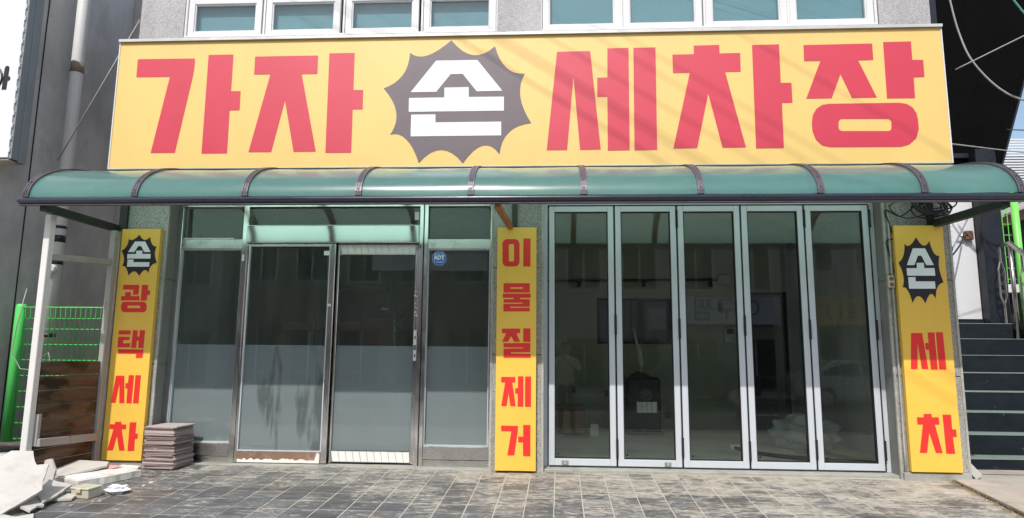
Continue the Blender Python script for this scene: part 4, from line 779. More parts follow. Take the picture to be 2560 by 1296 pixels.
# ---- broken boards and rubbish at the lower left
def slab_piece(name, label, poly, th, M, mat, cat, seed=0):
    rr = random.Random(seed); P = []
    for i in range(len(poly)):
        a, b = Vector(poly[i]), Vector(poly[(i+1) % len(poly)]); n = max(2, int((b-a).length/0.05))
        for q in range(n):
            p = a.lerp(b, q/n)
            if q: p += Vector((rr.uniform(-0.004, 0.004), rr.uniform(-0.004, 0.004)))
            P.append((p.x, p.y))
    m_ = MB().prism(P, [], lambda u, v, t: M @ Vector((u, v, t)), 0, th)
    return tag(m_.build(name, mat, fix=True), label, cat)
def place(x, y, z, rx, ry, rz): return Matrix.Translation((x, y, z)) @ Matrix.Rotation(R(rz), 4, 'Z') @ Matrix.Rotation(R(rx), 4, 'X') @ Matrix.Rotation(R(ry), 4, 'Y')
def slab3(name, label, pts, th, mat, cat, seed=0, rough=0.004):
    """a broken slab from the outline of its upper face; the outline is frayed a little and given its thickness"""
    P = [Vector(q) for q in pts]; n = Vector((0, 0, 0))
    for i in range(len(P)): n += (P[i]).cross(P[(i+1) % len(P)])
    n.normalize()
    if n.z < 0: n = -n
    rr = random.Random(seed); c0 = sum(P, Vector())/len(P); u = (P[1]-P[0]); u = (u-n*u.dot(n)).normalized(); v = n.cross(u); Q = []
    for i in range(len(P)):
        a, b = P[i], P[(i+1) % len(P)]; k = max(2, int((b-a).length/0.035))
        for q in range(k):
            d = a.lerp(b, q/k)-c0
            Q.append((d.dot(u)+(rr.uniform(-rough, rough) if q else 0), d.dot(v)+(rr.uniform(-rough, rough) if q else 0)))
    m_ = MB().prism(Q, [], lambda s, t, w: c0+u*s+v*t+n*w, -th, 0.0)
    return tag(m_.build(name, mat, fix=True), label, cat)
slab3('broken_board', 'largest broken off-white board leaning towards the viewer at the lower left', [(-3.83, -1.543, 0.138), (-3.818, -1.377, 0.237), (-3.795, -1.312, 0.269), (-3.677, -1.255, 0.26), (-3.626, -1.301, 0.213), (-3.58, -1.33, 0.178), (-3.523, -1.291, 0.18), (-3.492, -1.351, 0.131), (-3.469, -1.4, 0.092), (-3.424, -1.459, 0.039), (-3.506, -1.672, -0.064), (-3.55, -1.77, -0.112), (-3.86, -1.72, 0.03)], 0.018, 'board_white', 'board', 1, 0.003)
slab3('broken_board', 'pointed off-white board sticking out under the largest broken board', [(-3.56, -1.53, -0.028), (-3.66, -1.25, -0.012), (-3.596, -1.23, -0.02), (-3.379, -1.485, -0.053), (-3.403, -1.514, -0.055), (-3.367, -1.619, -0.061)], 0.014, 'board_white', 'board', 2)
slab3('broken_board', 'small board corner lying flat at the bottom edge in front of the largest board', [(-3.537, -1.657, -0.073), (-3.388, -1.704, -0.076), (-3.327, -1.633, -0.072), (-3.182, -1.833, -0.084), (-3.371, -1.90, -0.088), (-3.55, -1.88, -0.087)], 0.018, 'board_white', 'board', 3)
slab3('broken_board', 'grey-white board fragment slanting between the large board and the beige box', [(-3.545, -1.348, 0.012), (-3.655, -1.102, 0.028), (-3.489, -1.08, 0.012), (-3.430, -1.30, -0.028), (-3.405, -1.467, -0.05)], 0.015, 'board_white', 'board', 4)
slab3('broken_board', 'jagged thin board flat on the tiles beside the beige box', [(-3.488, -1.333, -0.054), (-3.53, -1.181, -0.045), (-3.378, -1.16, -0.044), (-3.331, -1.291, -0.051)], 0.014, 'board_white', 'board', 5)
slab3('broken_board', 'upright broken board corner peeking out behind the largest board', [(-3.80, -1.0, -0.04), (-3.80, -0.97, 0.15), (-3.745, -0.985, 0.165), (-3.69, -1.0, 0.085), (-3.70, -1.01, -0.04)], 0.015, 'board_white', 'board', 11)
slab3('broken_board', 'long pale board propped behind the foam slab towards the timber boards', [(-3.905, -0.728, 0.035), (-3.879, -0.50, 0.085), (-3.60, -0.52, 0.070), (-3.56, -0.60, 0.052), (-3.749, -0.886, 0.022)], 0.016, 'board_white', 'board', 6)
slab3('foam_slab', 'large weathered white foam slab lying flat in front of the left pillar', [(-3.804, -0.861, 0.010), (-3.855, -0.49, 0.032), (-3.478, -0.51, 0.031), (-3.273, -0.602, 0.026), (-3.39, -0.80, 0.014), (-3.52, -0.98, 0.003)], 0.052, 'foam_white', 'foam slab', 7, 0.008)
slab3('paper_sheet', 'clean bluish white paper sheet on top of the foam slab', [(-3.735, -0.85, 0.0135), (-3.64, -0.73, 0.0205), (-3.46, -0.77, 0.018), (-3.535, -0.945, 0.0085)], 0.002, 'paper_white', 'paper', 8, 0.0015)
slab3('pink_scrap', 'pinkish paper scrap lying on the foam slab near the timber screen', [(-3.66, -0.58, 0.033), (-3.58, -0.53, 0.05), (-3.47, -0.54, 0.045), (-3.52, -0.60, 0.033)], 0.002, 'paper_pink', 'scrap', 9)
slab3('plaster_strip', 'thin white plaster strip lying beside the stack of tiles', [(-3.66, -0.30, 0.004), (-3.655, -0.262, 0.006), (-3.46, -0.30, 0.004), (-3.462, -0.345, 0.001)], 0.013, 'paper_white', 'strip', 10)
rs_ = random.Random(31)
for k in range(22):
    x, y = -3.75+rs_.uniform(-0.2, 0.75), -0.95+rs_.uniform(-0.7, 0.5); s_ = rs_.uniform(0.008, 0.024)
    ch = MB(); ch.add([(x+s_*math.cos(q*1.05+k)*rs_.uniform(0.5, 1.2), y+s_*math.sin(q*1.05+k)*rs_.uniform(0.5, 1.2), pz(y)+zz) for zz in (0.001, rs_.uniform(0.006, 0.016)) for q in range(6)], [(0, 1, 2, 3, 4, 5), (6, 7, 8, 9, 10, 11)]+[(q, (q+1) % 6, 6+(q+1) % 6, 6+q) for q in range(6)])
    tag(ch.build('plaster_chip', 'board_white', fix=True), 'small pale plaster chip scattered around the broken boards', 'chip', 'plaster chips around the broken boards')
jb = thing('junction_box', 'beige plastic box with an open flap beside the broken boards', 'box', (-3.36, -1.12, -0.06))
Mj = place(-3.315, -1.165, pz(-1.17)+0.001, 3.4, 0, -14)
MB().box(-0.080, 0.080, -0.055, 0.055, 0, 0.062, Mj).build('body', 'box_beige', jb, bevel=0.004)
MB().box(-0.086, 0.086, -0.061, 0.061, 0.0625, 0.073, Mj).build('lid', 'box_beige', jb, bevel=0.003)
MB().box(-0.028, 0.022, -0.070, -0.0612, 0.042, 0.070, Mj).build('clasp', 'box_beige', jb, bevel=0.002)
bm = bmesh.new(); bmesh.ops.create_icosphere(bm, subdivisions=3, radius=0.06)
rr_ = random.Random(12)
for v in bm.verts:
    n = math.sin(v.co.x*90+1)*math.cos(v.co.y*110)+math.sin(v.co.z*130+2)
    v.co *= 1+0.22*n+rr_.uniform(-0.10, 0.10); v.co.x *= 1.25; v.co.z *= 0.52
me = bpy.data.meshes.new('crumpled_paper'); bm.to_mesh(me); bm.free(); me.materials.append(MATS['paper_white'])
o = bpy.data.objects.new('crumpled_paper', me); COL.objects.link(o); o.location = (-3.16, -1.06, pz(-1.06)+0.024); tag(o, 'crumpled white paper on the tiles right of the beige box', 'paper')

# ================================================================== RIGHT SIDE
stx = thing('stairs', 'dark painted concrete stairs with pale nosings right of the shop', 'stairs', (4.3, 0.25, 0))
for i in range(8):
    y0 = 0.25+0.24*i; z1 = 0.1+0.18*i; yb = y0+0.24 if i < 7 else 4.5
    s_ = MB().box(3.402, 5.30, y0, yb+(0.02 if i < 7 else 0), (z1-0.2) if i else -0.3, z1-0.004).build('step', 'stair_paint', stx, bevel=0.006)
    box('tread', 'stair_nosing', 3.405, 5.298, y0-0.004, yb-0.002, z1-0.0035, z1+0.004, s_, bevel=0.002)
box('side_wall', 'stair_paint', 5.302, 5.5, 0.2, 4.5, -0.3, 1.3, stx)
wp = thing('panel_door', 'white metal panel door at the top of the dark stairs', 'door', (4.6, 2.3, 1.36))
box('panel', 'panel_white', 3.45, 5.19, 2.30, 2.36, 1.43, 3.30, wp, bevel=0.003)
for k in range(28): box('groove', 'panel_white', 3.46, 4.93, 2.2965, 2.2995, 1.46+k*0.065, 1.515+k*0.065, wp)
box('threshold', 'steel_dark', 3.45, 5.2, 2.28, 2.38, 1.365, 1.415, wp)
fr_ = MB().box(3.45, 5.19, 2.27, 2.38, 3.42, 3.48).box(3.45, 5.19, 2.27, 2.38, 3.305, 3.34); fr_.build('header', 'steel_dark', wp, bevel=0.003)
box('column', 'steel_dark', 5.195, 5.43, 2.16, 2.40, 1.365, 3.50, wp, bevel=0.004)
box('transom_gap', 'void_dark', 3.45, 5.19, 2.36, 2.37, 3.34, 3.42, wp)
hd = thing('rusty_lock', 'rusty brown lock with a bright handle hanging on the white panel door', 'lock', (5.07, 2.28, 2.45))
MB().box(5.05, 5.14, 2.235, 2.293, 2.39, 2.50).build('body', 'rust_brown', hd, bevel=0.008)
MB().tube([(4.96, 2.25, 2.435), (5.02, 2.24, 2.44), (5.07, 2.24, 2.45)], 0.014, 8, rs=[0.008, 0.016, 0.012]).build('handle', 'steel_rail', hd, smooth=True)
tag(box('green_box', 'kerb_dark', 3.405, 3.432, -0.12, -0.02, 1.62, 1.98, bevel=0.004), 'narrow dark green box fixed on the side of the right pillar', 'box')
tag(MB().bar((3.38, -0.16, 0.13), (3.47, -0.18, 0.02), 0.075, 0.06).build('gutter_end', 'sign_metal', bevel=0.004), 'short bent metal downpipe end at the foot of the right pillar', 'pipe')
# stainless railing at the top of the stairs
rl = thing('stair_railing', 'stainless steel railing with ornamental balusters on the stair side', 'railing', (5.2, 1.4, 1.0))
MB().tube([(5.28, 2.05, 2.28), (5.28, 1.85, 2.28), (5.28, 0.2, 1.02)], 0.026, 10).build('handrail', 'steel_rail', rl, smooth=True)
for y in (1.85, 1.05, 0.3):
    zb = max(0.1, 0.1+0.18*int((y-0.25)/0.24)) if y < 1.9 else 1.36
    MB().tube([(5.28, y, zb), (5.28, y, 2.28-(1.85-y)*0.764)], 0.024, 10).build('post', 'steel_rail', rl, smooth=True)
for y in (2.03, 1.68, 1.5, 1.32):
    zt = 2.26-(max(0, 1.85-y))*0.764; zb = 1.36 if y > 1.9 else 0.1+0.18*int((y-0.25)/0.24)
    bl = MB()
    bl.tube([(5.28, y, zb), (5.28, y, zb+0.25)], 0.013, 8); bl.tube([(5.28, y, zt-0.18), (5.28, y, zt)], 0.013, 8)
    for s_ in (-1, 1): bl.tube([(5.28+s_*0.006, y, zb+0.24), (5.28+s_*0.032, y, zb+0.32), (5.28+s_*0.032, y, zt-0.26), (5.28+s_*0.006, y, zt-0.17)], 0.010, 8)
    for q in range(3):
        zz = zb+0.36+q*(zt-zb-0.68)/2.2
        for d in range(3): bl.box(5.254, 5.306, y-0.008, y+0.008, zz+d*0.014, zz+d*0.014+0.006)
    bl.build('baluster', 'steel_rail', rl, smooth=False)
gf = thing('green_railing', 'lime green post and mesh panel behind the stair railing', 'fence', (5.8, 2.6, 1.3))
MB().tube([(5.86, 2.55, 1.0), (5.86, 2.55, 3.05)], 0.042, 14).build('post', 'lime_green', gf, smooth=True)
for k in range(6): MB().tube([(5.47+k*0.065, 2.6, 1.9), (5.47+k*0.065, 2.6, 2.95)], 0.005, 6).build('wire', 'lime_green', gf)
for k in range(8): MB().tube([(5.46, 2.61, 1.95+k*0.14), (5.86, 2.61, 1.95+k*0.14)], 0.005, 6).build('wire', 'lime_green', gf)
box('base_rail', 'panel_white', 5.45, 7.0, 2.55, 2.70, 1.78, 1.88, gf)
tag(box('landing_void', 'void_dark', 5.44, 9.0, 2.75, 3.0, -0.6, 1.80), 'near-black block standing for the dark void below the green mesh right of the stairs', 'wall')  # near-black colour paints in the dark void under the mesh
lt = thing('leanto_roof', 'grey sloping roof sheet on a brown beam behind the green mesh', 'roof', (6.2, 3.3, 2.6))
MB().bar((5.45, 3.2, 2.62), (7.2, 3.2, 3.35), 0.9, 0.03).build('sheet', 'pavement_grey', lt); MB().bar((5.45, 3.0, 2.52), (7.2, 3.0, 3.25), 0.12, 0.12).build('beam', 'rust_brown', lt)
tag(box('dark_shed_wall', 'void_dark', 5.5, 9.0, 3.7, 3.85, 0, 3.1), 'near-black shed wall seen through the green mesh, its unlit look painted in', 'wall')  # shade is put into the near-black colour
# black sloping cladding of the next building
bk = thing('black_cladding', 'large black sloping cladding sheet rising behind the big sign on the right', 'cladding', (5, 2.6, 3.3))
def onb(x, z, t): return Vector((x, 2.42+t-0.02*(z-3.4), z))
MB().prism([(3.42, 3.50), (5.66, 3.30), (5.66, 3.36), (6.22, 5.0), (7.1, 7.6), (3.42, 7.6)], [], onb, 0.0, 0.12).build('sheet', 'black_cladding', bk, fix=True)
MB().prism([(5.640, 3.30), (5.665, 3.30), (6.225, 5.0), (7.105, 7.6), (7.08, 7.6), (6.2, 5.0)], [], onb, -0.004, -0.001).build('edge_trim', 'steel_dark', bk, fix=True)
rf = thing('rafter_ends', 'rusty brown rafter ends beside the upper right corner of the shop', 'rafters', (3.75, 0.6, 4.2))
for q, (z, y) in enumerate(((3.98, 0.9), (4.16, 0.9), (4.34, 0.9))): box('rafter', 'rust_brown', 3.43, 3.98, y-0.05, y+0.10, z, z+0.085, rf, bevel=0.004)
box('post', 'steel_dark', 3.93, 4.00, 0.70, 0.80, 3.2, 6.0, rf)
cs = thing('corrugated_building', 'white corrugated metal building under the open sky at the right edge', 'building', (12, 9, 0))
ws = MB(); ws.box(9.3, 20, 9.0, 16, -0.6, 5.1); ws.build('wall', 'corrugated_white', cs)
rfm = MB(); nx = 34
for k in range(nx):
    z0 = 5.85-k*0.062
    rfm.box(9.28+k*0.004, 20, 8.93, 8.985, z0-0.036, z0-0.006)
rfm.build('cladding_ribs', 'corrugated_white', cs)
MB().prism([(9.2, 3.6), (20, 3.6), (20, 2.9+0), (20, 3.9), (9.55, 5.62), (9.2, 5.7)], [], lambda u, v, t: Vector((u, t, v)), 8.99, 9.05).build('gable_sheet', 'lightbox_side', cs, fix=True)
MB().bar((9.62, 8.85, 4.1), (9.95, 8.85, 5.05), 0.03, 0.03).build('downpipe', 'cable_black', cs)
fl = thing('floodlight', 'small white floodlight on the corner of the corrugated building', 'floodlight', (9.5, 8.7, 5.45))
MB().tube([(9.42, 8.9, 5.50), (9.50, 8.7, 5.47), (9.62, 8.6, 5.43), (9.78, 8.5, 5.40)], 0.09, 12, rs=[0.06, 0.09, 0.15, 0.16]).build('housing', 'white_plastic', fl, smooth=True)
MB().tube([(9.45, 8.95, 5.5), (9.47, 8.8, 5.52), (9.50, 8.7, 5.47)], 0.03, 8).build('arm', 'grey_plastic', fl, smooth=True)
# ---- cables
def cable(name, label, path, r, mat, n=40, cat='cable', group=None):
    P = [Vector(q) for q in path]; out_ = []
    for i in range(len(P)-1):
        p0, p1, p2, p3 = P[max(i-1, 0)], P[i], P[i+1], P[min(i+2, len(P)-1)]
        m_ = max(3, n//(len(P)-1))
        for q in range(m_):
            t = q/m_; out_.append(0.5*((2*p1)+(-p0+p2)*t+(2*p0-5*p1+4*p2-p3)*t*t+(-p0+3*p1-3*p2+p3)*t**3))
    out_.append(P[-1])
    return tag(MB().tube(out_, r, 6).build(name, mat, smooth=True), label, cat, group)
cable('overhead_cable', 'pale cable drooping in front of the black cladding', [(4.45, 1.2, 5.0), (4.52, 1.2, 4.55), (4.62, 1.15, 4.15), (4.90, 1.1, 3.78), (5.3, 1.05, 3.62), (5.9, 1.0, 3.52)], 0.010, 'cable_grey')
cable('guy_wire', 'thin straight wire rising across the black cladding to the right', [(3.95, 0.4, 3.75), (5.4, 0.2, 4.45)], 0.006, 'cable_grey', 8, 'wire')
cable('guy_wire', 'thin wire crossing low behind the sign end towards the corrugated building', [(3.95, 0.8, 3.15), (6.4, 3.0, 3.70)], 0.007, 'cable_grey', 8, 'wire')
cable('overhead_cable', 'short teal cable at the upper right corner of the view', [(4.6, 0.6, 4.75), (4.78, 0.6, 4.45), (4.95, 0.6, 4.2)], 0.010, 'cable_green', 12)
cable('overhead_cable', 'cable crossing the sky patch above the corrugated building', [(5.2, 1.6, 3.55), (7.0, 1.5, 3.42)], 0.006, 'cable_black', 8)
ck = MB(); rc_ = random.Random(14)
for k in range(9):
    rx, rz = rc_.uniform(0.10, 0.17), rc_.uniform(0.045, 0.085); cx_, cz_ = 3.21+rc_.uniform(-0.05, 0.07), 2.225+rc_.uniform(-0.02, 0.03); yy = -0.27-0.012*k; a0 = rc_.uniform(-0.25, 0.25)
    ck.tube([(cx_+rx*math.cos(q*0.3142)*math.cos(a0)-rz*math.sin(q*0.3142)*math.sin(a0), yy+0.01*math.sin(q), cz_+rz*math.sin(q*0.3142)*math.cos(a0)+rx*math.cos(q*0.3142)*math.sin(a0)) for q in range(21)], 0.0065, 6)
tag(ck.build('cable_coil', 'cable_black', smooth=True), 'tangled coil of black cable hanging on the right canopy bracket', 'cable')
cable('hanging_cable', 'black cable running from the coil to the wall socket', [(3.1, -0.26, 2.25), (2.98, -0.25, 2.16), (2.87, -0.23, 2.22), (2.90, -0.22, 2.10), (2.925, -0.22, 1.98), (2.87, -0.215, 1.95), (2.89, -0.215, 1.82), (2.905, -0.215, 1.70), (2.88, -0.215, 1.66)], 0.006, 'cable_black')
cable('hanging_cable', 'thin cable sagging from the coil over the top of the right yellow board', [(3.25, -0.27, 2.2), (3.05, -0.265, 2.14), (2.94, -0.255, 2.18), (2.90, -0.25, 2.25), (3.0, -0.25, 2.29), (3.2, -0.26, 2.27)], 0.005, 'cable_black')
cable('hanging_cable', 'black cable crossing from the coil to the rusty lock', [(3.30, -0.25, 2.20), (3.55, 0.2, 2.26), (3.95, 1.0, 2.25), (4.35, 1.5, 2.05), (4.75, 1.9, 2.25), (5.0, 2.2, 2.45)], 0.010, 'cable_black')
cable('hanging_cable', 'cable dropping in a loop in front of the white panel door', [(3.40, -0.1, 2.10), (3.75, 0.6, 2.05), (4.05, 1.0, 2.20), (4.25, 1.2, 2.10), (4.12, 1.2, 1.95), (3.9, 0.9, 1.80), (3.72, 0.6, 1.68)], 0.008, 'cable_black')
cable('hanging_cable', 'thin grey cable ending in a small loop above the stairs', [(3.43, -0.05, 1.95), (3.47, 0.0, 1.80), (3.55, 0.1, 1.70), (3.56, 0.1, 1.64), (3.49, 0.05, 1.62)], 0.004, 'cable_grey')
so = thing('wall_socket', 'cream double wall socket on the edge of the right pillar', 'socket', (2.885, -0.205, 1.60))
box('plate', 'cream_plastic', 2.852, 2.905, -0.232, -0.207, 1.555, 1.655, so, bevel=0.005)
for z in (1.580, 1.628): MB().tube([(2.879, -0.2325, z), (2.879, -0.2365, z)], 0.018, 14).build('outlet', 'rust_brown', so)
cable('conduit', 'thin pale conduit running down the right pillar edge', [(2.895, -0.214, 2.34), (2.893, -0.214, 1.2), (2.89, -0.214, 0.02)], 0.009, 'granite_trim', 8, 'conduit')

# ================================================================== INSIDE THE SHOP
ht = thing('gas_heater', 'black cabinet gas heater standing inside behind the second folding door', 'heater', (1.2, 2.6, 0))
MB().box(0.96, 1.38, 2.45, 2.80, 0.04, 0.70).build('cabinet', 'black_plastic', ht, bevel=0.03)
MB().box(0.94, 1.40, 2.43, 2.82, 0.0, 0.05).build('base', 'black_plastic', ht, bevel=0.01)
for k in range(7): box('louvre', 'black_plastic', 1.07, 1.25, 2.437, 2.449, 0.50+k*0.022, 0.510+k*0.022, ht)
gl_ = MB().box(1.08, 1.33, 2.442, 2.449, 0.27, 0.40).build('burner_panel', 'stainless_dull', ht)
for k in range(5): box('grille_bar', 'steel_rail', 1.08+k*0.0605, 1.085+k*0.0605, 2.430, 2.441, 0.265, 0.405, gl_)
MB().tube([(1.02, 2.6, 0.70), (1.1, 2.55, 0.735), (1.2, 2.6, 0.72), (1.28, 2.62, 0.705)], 0.03, 8, rs=[0.015, 0.035, 0.03, 0.01]).build('cloth', 'black_rubber', ht, smooth=True)
bx = thing('cardboard_box', 'brown cardboard box with open flaps inside behind the first folding door', 'box', (0.3, 2.6, 0))
b_ = MB().box(0.08, 0.46, 2.45, 2.80, 0.03, 0.28).build('body', 'cardboard', bx, bevel=0.004)
for a_, b2 in (((0.08, 2.45), (0.46, 2.45)), ((0.08, 2.80), (0.46, 2.80))): MB().bar((0.27, a_[1], 0.285), (0.27, a_[1]+(-0.10 if a_[1] < 2.6 else 0.10), 0.33), 0.37, 0.006).build('flap', 'cardboard', bx)
box('tray', 'black_plastic', 0.05, 0.49, 2.43, 2.83, 0.0, 0.03, bx)
tag(box('small_carton', 'white_plastic', 0.50, 0.60, 2.30, 2.36, 0.0, 0.14, bevel=0.004), 'small white carton on the floor beside the cardboard box', 'carton')
cd = MB(); cd.tube([(-0.1, 3.17, 1.97), (2.45, 3.17, 2.0)], 0.018, 8)
for x in (0.42, 1.3, 2.2): cd.box(x-0.02, x+0.02, 3.12, 3.19, 1.90, 1.99)
tag(cd.build('wall_pipe', 'steel_dark'), 'dark pipe with valves along the back wall of the right room', 'pipe')
sw = thing('switch_box', 'grey switch box on the back wall of the right room', 'switch box', (2.45, 3.17, 1.2))
box('case', 'grey_plastic', 2.36, 2.52, 3.15, 3.198, 1.14, 1.36, sw, bevel=0.006); box('window', 'black_plastic', 2.39, 2.49, 3.144, 3.149, 1.26, 1.33, sw)
tag(box('wall_switch', 'cardboard', 2.30, 2.36, 3.18, 3.199, 1.55, 1.68, bevel=0.004), 'small brown wall switch beside the dark doorway', 'switch')
tag(box('cable_junction', 'grey_plastic', 2.30, 2.46, 3.12, 3.199, 1.93, 2.06, bevel=0.006), 'grey junction box at the end of the wall pipe', 'box')
for x, z, l_ in ((0.33, 0.50, 'dark wall outlet low above the cardboard box'), (0.78, 0.46, 'dark wall outlet left of the gas heater'), (1.58, 0.18, 'dark wall outlet low right of the gas heater')): tag(box('wall_outlet', 'black_plastic', x-0.03, x+0.03, 3.185, 3.1995, z-0.04, z+0.04, bevel=0.004), l_, 'outlet')
tag(MB().add([(1.03, 2.3, 1.32), (1.10, 2.3, 0.86), (1.16, 2.31, 0.84), (1.14, 2.32, 1.0), (1.03, 2.303, 1.32), (1.10, 2.303, 0.86), (1.16, 2.313, 0.84), (1.14, 2.323, 1.0)], [(0, 1, 2, 3), (7, 6, 5, 4), (0, 4, 5, 1), (1, 5, 6, 2), (2, 6, 7, 3), (3, 7, 4, 0)]).build('hanging_paper', 'interior_wall'), 'limp pale paper hanging above the gas heater', 'paper')
bm = bmesh.new(); bmesh.ops.create_icosphere(bm, subdivisions=4, radius=0.30); rr_ = random.Random(17)
for v in bm.verts:
    n = math.sin(v.co.x*22+1)*math.cos(v.co.y*26)+math.sin(v.co.z*31+v.co.x*17); v.co *= 1+0.10*n+rr_.uniform(-0.03, 0.03); v.co.z = max(-0.16, v.co.z*0.62); v.co.x *= 1.15
me = bpy.data.meshes.new('plastic_bag'); bm.to_mesh(me); bm.free(); me.materials.append(MATS['plastic_film'])
o = bpy.data.objects.new('plastic_bag', me); COL.objects.link(o); o.location = (2.72, 1.45, 0.165); tag(o, 'crumpled clear plastic bag on the floor behind the last folding door', 'bag')
cable('floor_hose', 'black hose snaking on the floor behind the right folding doors', [(1.95, 1.3, 0.02), (2.05, 1.0, 0.02), (2.25, 0.75, 0.02), (2.5, 0.62, 0.02), (2.8, 0.5, 0.02), (3.2, 0.42, 0.02)], 0.02, 'cable_black', 40, 'hose')
cable('floor_wire', 'thin white wire loop on the floor beside the plastic bag', [(2.2, 1.1, 0.008), (2.35, 0.95, 0.008), (2.6, 0.95, 0.008), (2.7, 1.05, 0.008), (2.5, 1.15, 0.008)], 0.006, 'cable_grey', 30, 'wire')
tag(box('power_strip', 'white_plastic', 1.93, 2.10, 1.42, 1.47, 0.0, 0.035, M=None, bevel=0.006), 'white power strip on the floor behind the fourth folding door', 'power strip')
fg = thing('red_cabinet', 'dark red drinks cabinet standing inside behind the sliding doors', 'cabinet', (-1.9, 2.4, 0))
box('body', 'red_dark', -2.35, -1.92, 2.2, 2.7, 0, 1.42, fg, bevel=0.01); box('top', 'black_plastic', -2.36, -1.90, 2.19, 2.71, 1.42, 1.55, fg, bevel=0.01); box('door_edge', 'steel_rail', -1.918, -1.905, 2.19, 2.23, 0.1, 1.38, fg); box('side', 'black_plastic', -1.904, -1.82, 2.25, 2.7, 0, 1.38, fg); box('badge', 'sticker_white', -2.08, -2.0, 2.186, 2.19, 1.50, 1.53, fg)
sf = thing('timber_shelf', 'long pale timber shelf inside behind the left shop window', 'shelf', (-3.0, 2.8, 0))
box('shelf_board', 'cardboard', -3.7, -2.4, 2.75, 3.1, 1.26, 1.38, sf, bevel=0.004)
for x in (-3.6, -2.5): box('leg', 'cardboard', x-0.03, x+0.03, 2.8, 3.0, 0, 1.26, sf)
gn = thing('green_door', 'green framed door in the back of the left room', 'door', (-2.9, 4.1, 0))
ring_frame(MB(), -3.3, -2.45, 0, 2.0, 0.07, 4.13, 4.198).build('frame', 'cable_green', gn); box('leaf', 'void_dark', -3.23, -2.52, 4.16, 4.19, 0.07, 1.93, gn)
MB().tube([(-3.12, 2.6, 0.02), (-3.10, 2.7, 1.95)], 0.02, 8).build('broom_handle', 'cardboard')
tag(bpy.data.objects['broom_handle'], 'pale wooden broom handle leaning inside the left room', 'broom handle')

# ================================================================== THE STREET BEHIND THE VIEWER (seen in the glass)
def far_building(label, x0, x1, y0, h, mat, floors, nwin, cat='building'):
    b = thing('street_building', label, cat, ((x0+x1)/2, y0-3, -0.5), 'buildings across the street')
    box('wall', mat, x0, x1, y0-8, y0, -0.6, h, b)
    fh = (h+0.5)/floors; w = (x1-x0)/nwin
    for f in range(floors):
        for k in range(nwin):
            xa = x0+k*w+w*0.18; xb = x0+(k+1)*w-w*0.18; z0 = -0.5+f*fh+(0.15 if f == 0 else 0.9); z1 = -0.5+(f+1)*fh-(1.05 if f == 0 else 0.45)
            o = ring_frame(MB(), xa, xb, z0, z1, 0.07, y0-0.02, y0+0.05).build('window', 'white_frame' if f else 'steel_dark', b)
            box('pane', 'void_dark', xa+0.07, xb-0.07, y0+0.005, y0+0.015, z0+0.07, z1-0.07, o)
            box('bar', 'white_frame', (xa+xb)/2-0.03, (xa+xb)/2+0.03, y0+0.016, y0+0.045, z0+0.07, z1-0.07, o)
    box('parapet', mat, x0-0.1, x1+0.1, y0-8.1, y0+0.15, h, h+0.4, b)
    return b
far_building('beige three storey block across the street', -2.0, 9.5, -21.5, 9.0, 'wall_far', 3, 5)
far_building('grey two storey block across the street with a wide shop sign', 9.8, 24.0, -21.8, 7.5, 'wall_far_grey', 2, 6)
far_building('reddish brick block across the street', -13.5, -2.3, -21.7, 10.0, 'wall_far_brick', 3, 5)
far_building('pale four storey block at the left end of the street', -30.0, -13.8, -21.0, 12.5, 'wall_far_grey', 4, 7)
far_building('beige block at the right end of the street', 24.3, 40.0, -21.3, 10.0, 'wall_far', 3, 6)
def far_sign(label, x0, x1, y, z0, z1, mat, txt, size, tmat):
    s = thing('street_sign', label, 'sign', ((x0+x1)/2, y, z0), 'shop signs across the street')
    box('panel', mat, x0, x1, y, y+0.2, z0, z1, s, bevel=0.01)
    text_mesh('lettering', txt, size, tmat, Matrix.Translation(((x0+x1)/2, y+0.203, (z0+z1)/2)) @ BACKF, s, 0.004)
far_sign('white shop sign with dark Korean letters across the street', 5.0, 9.3, -21.4, 2.2, 3.3, 'lightbox_white', '아구찜', 1.0, 'sign_blue')
far_sign('yellow shop sign with a phone number across the street', 10.2, 15.5, -21.7, 2.2, 3.3, 'sign_yellow_far', '458-3313', 0.9, 'black_plastic')
far_sign('white shop sign with pale letters across the street', -7.5, -2.6, -21.6, 4.4, 5.5, 'lightbox_white', '방 제 어', 1.0, 'grey_plastic')
# pedestrian guard rail with wavy top bars
for k in range(-6, 9):
    x0 = k*2.0
    f_ = thing('guard_rail', 'wavy steel guard rail section along the far kerb', 'railing', (x0+1, -17.6, -0.46), 'guard rail sections along the far kerb')
    MB().tube([(x0+q*0.1, -17.6, 0.32+0.10*math.sin(q*math.pi/10)) for q in range(21)], 0.025, 6).build('top_bar', 'steel_rail', f_, smooth=True)
    MB().tube([(x0+q*0.1, -17.6, -0.16+0.06*math.sin(q*math.pi/10)) for q in range(21)], 0.02, 6).build('lower_bar', 'steel_rail', f_, smooth=True)
    MB().tube([(x0, -17.6, -0.46), (x0, -17.6, 0.36)], 0.035, 8).build('post', 'steel_rail', f_, smooth=True)
    for q in range(1, 8): MB().tube([(x0+q*0.25, -17.6, -0.16), (x0+q*0.25, -17.6, 0.36)], 0.012, 5).build('baluster', 'steel_rail', f_)
for x, l_ in ((3.1, 'orange lane post nearer the middle of the road'), (4.7, 'orange lane post further along the road')):
    b = thing('lane_post', l_, 'lane post', (x, -11.2, -0.6), 'orange lane posts on the road')
    MB().tube([(x, -11.2, -0.6), (x, -11.2, 0.05), (x, -11.2, 0.08)], 0.05, 12, rs=[0.05, 0.045, 0.03]).build('tube', 'red_plastic', b, smooth=True)
    MB().tube([(x, -11.2, -0.6), (x, -11.2, -0.56)], 0.12, 12).build('base', 'black_rubber', b)
    MB().tube([(x, -11.2, -0.2), (x, -11.2, -0.1)], 0.049, 12).build('reflector', 'sticker_white', b)
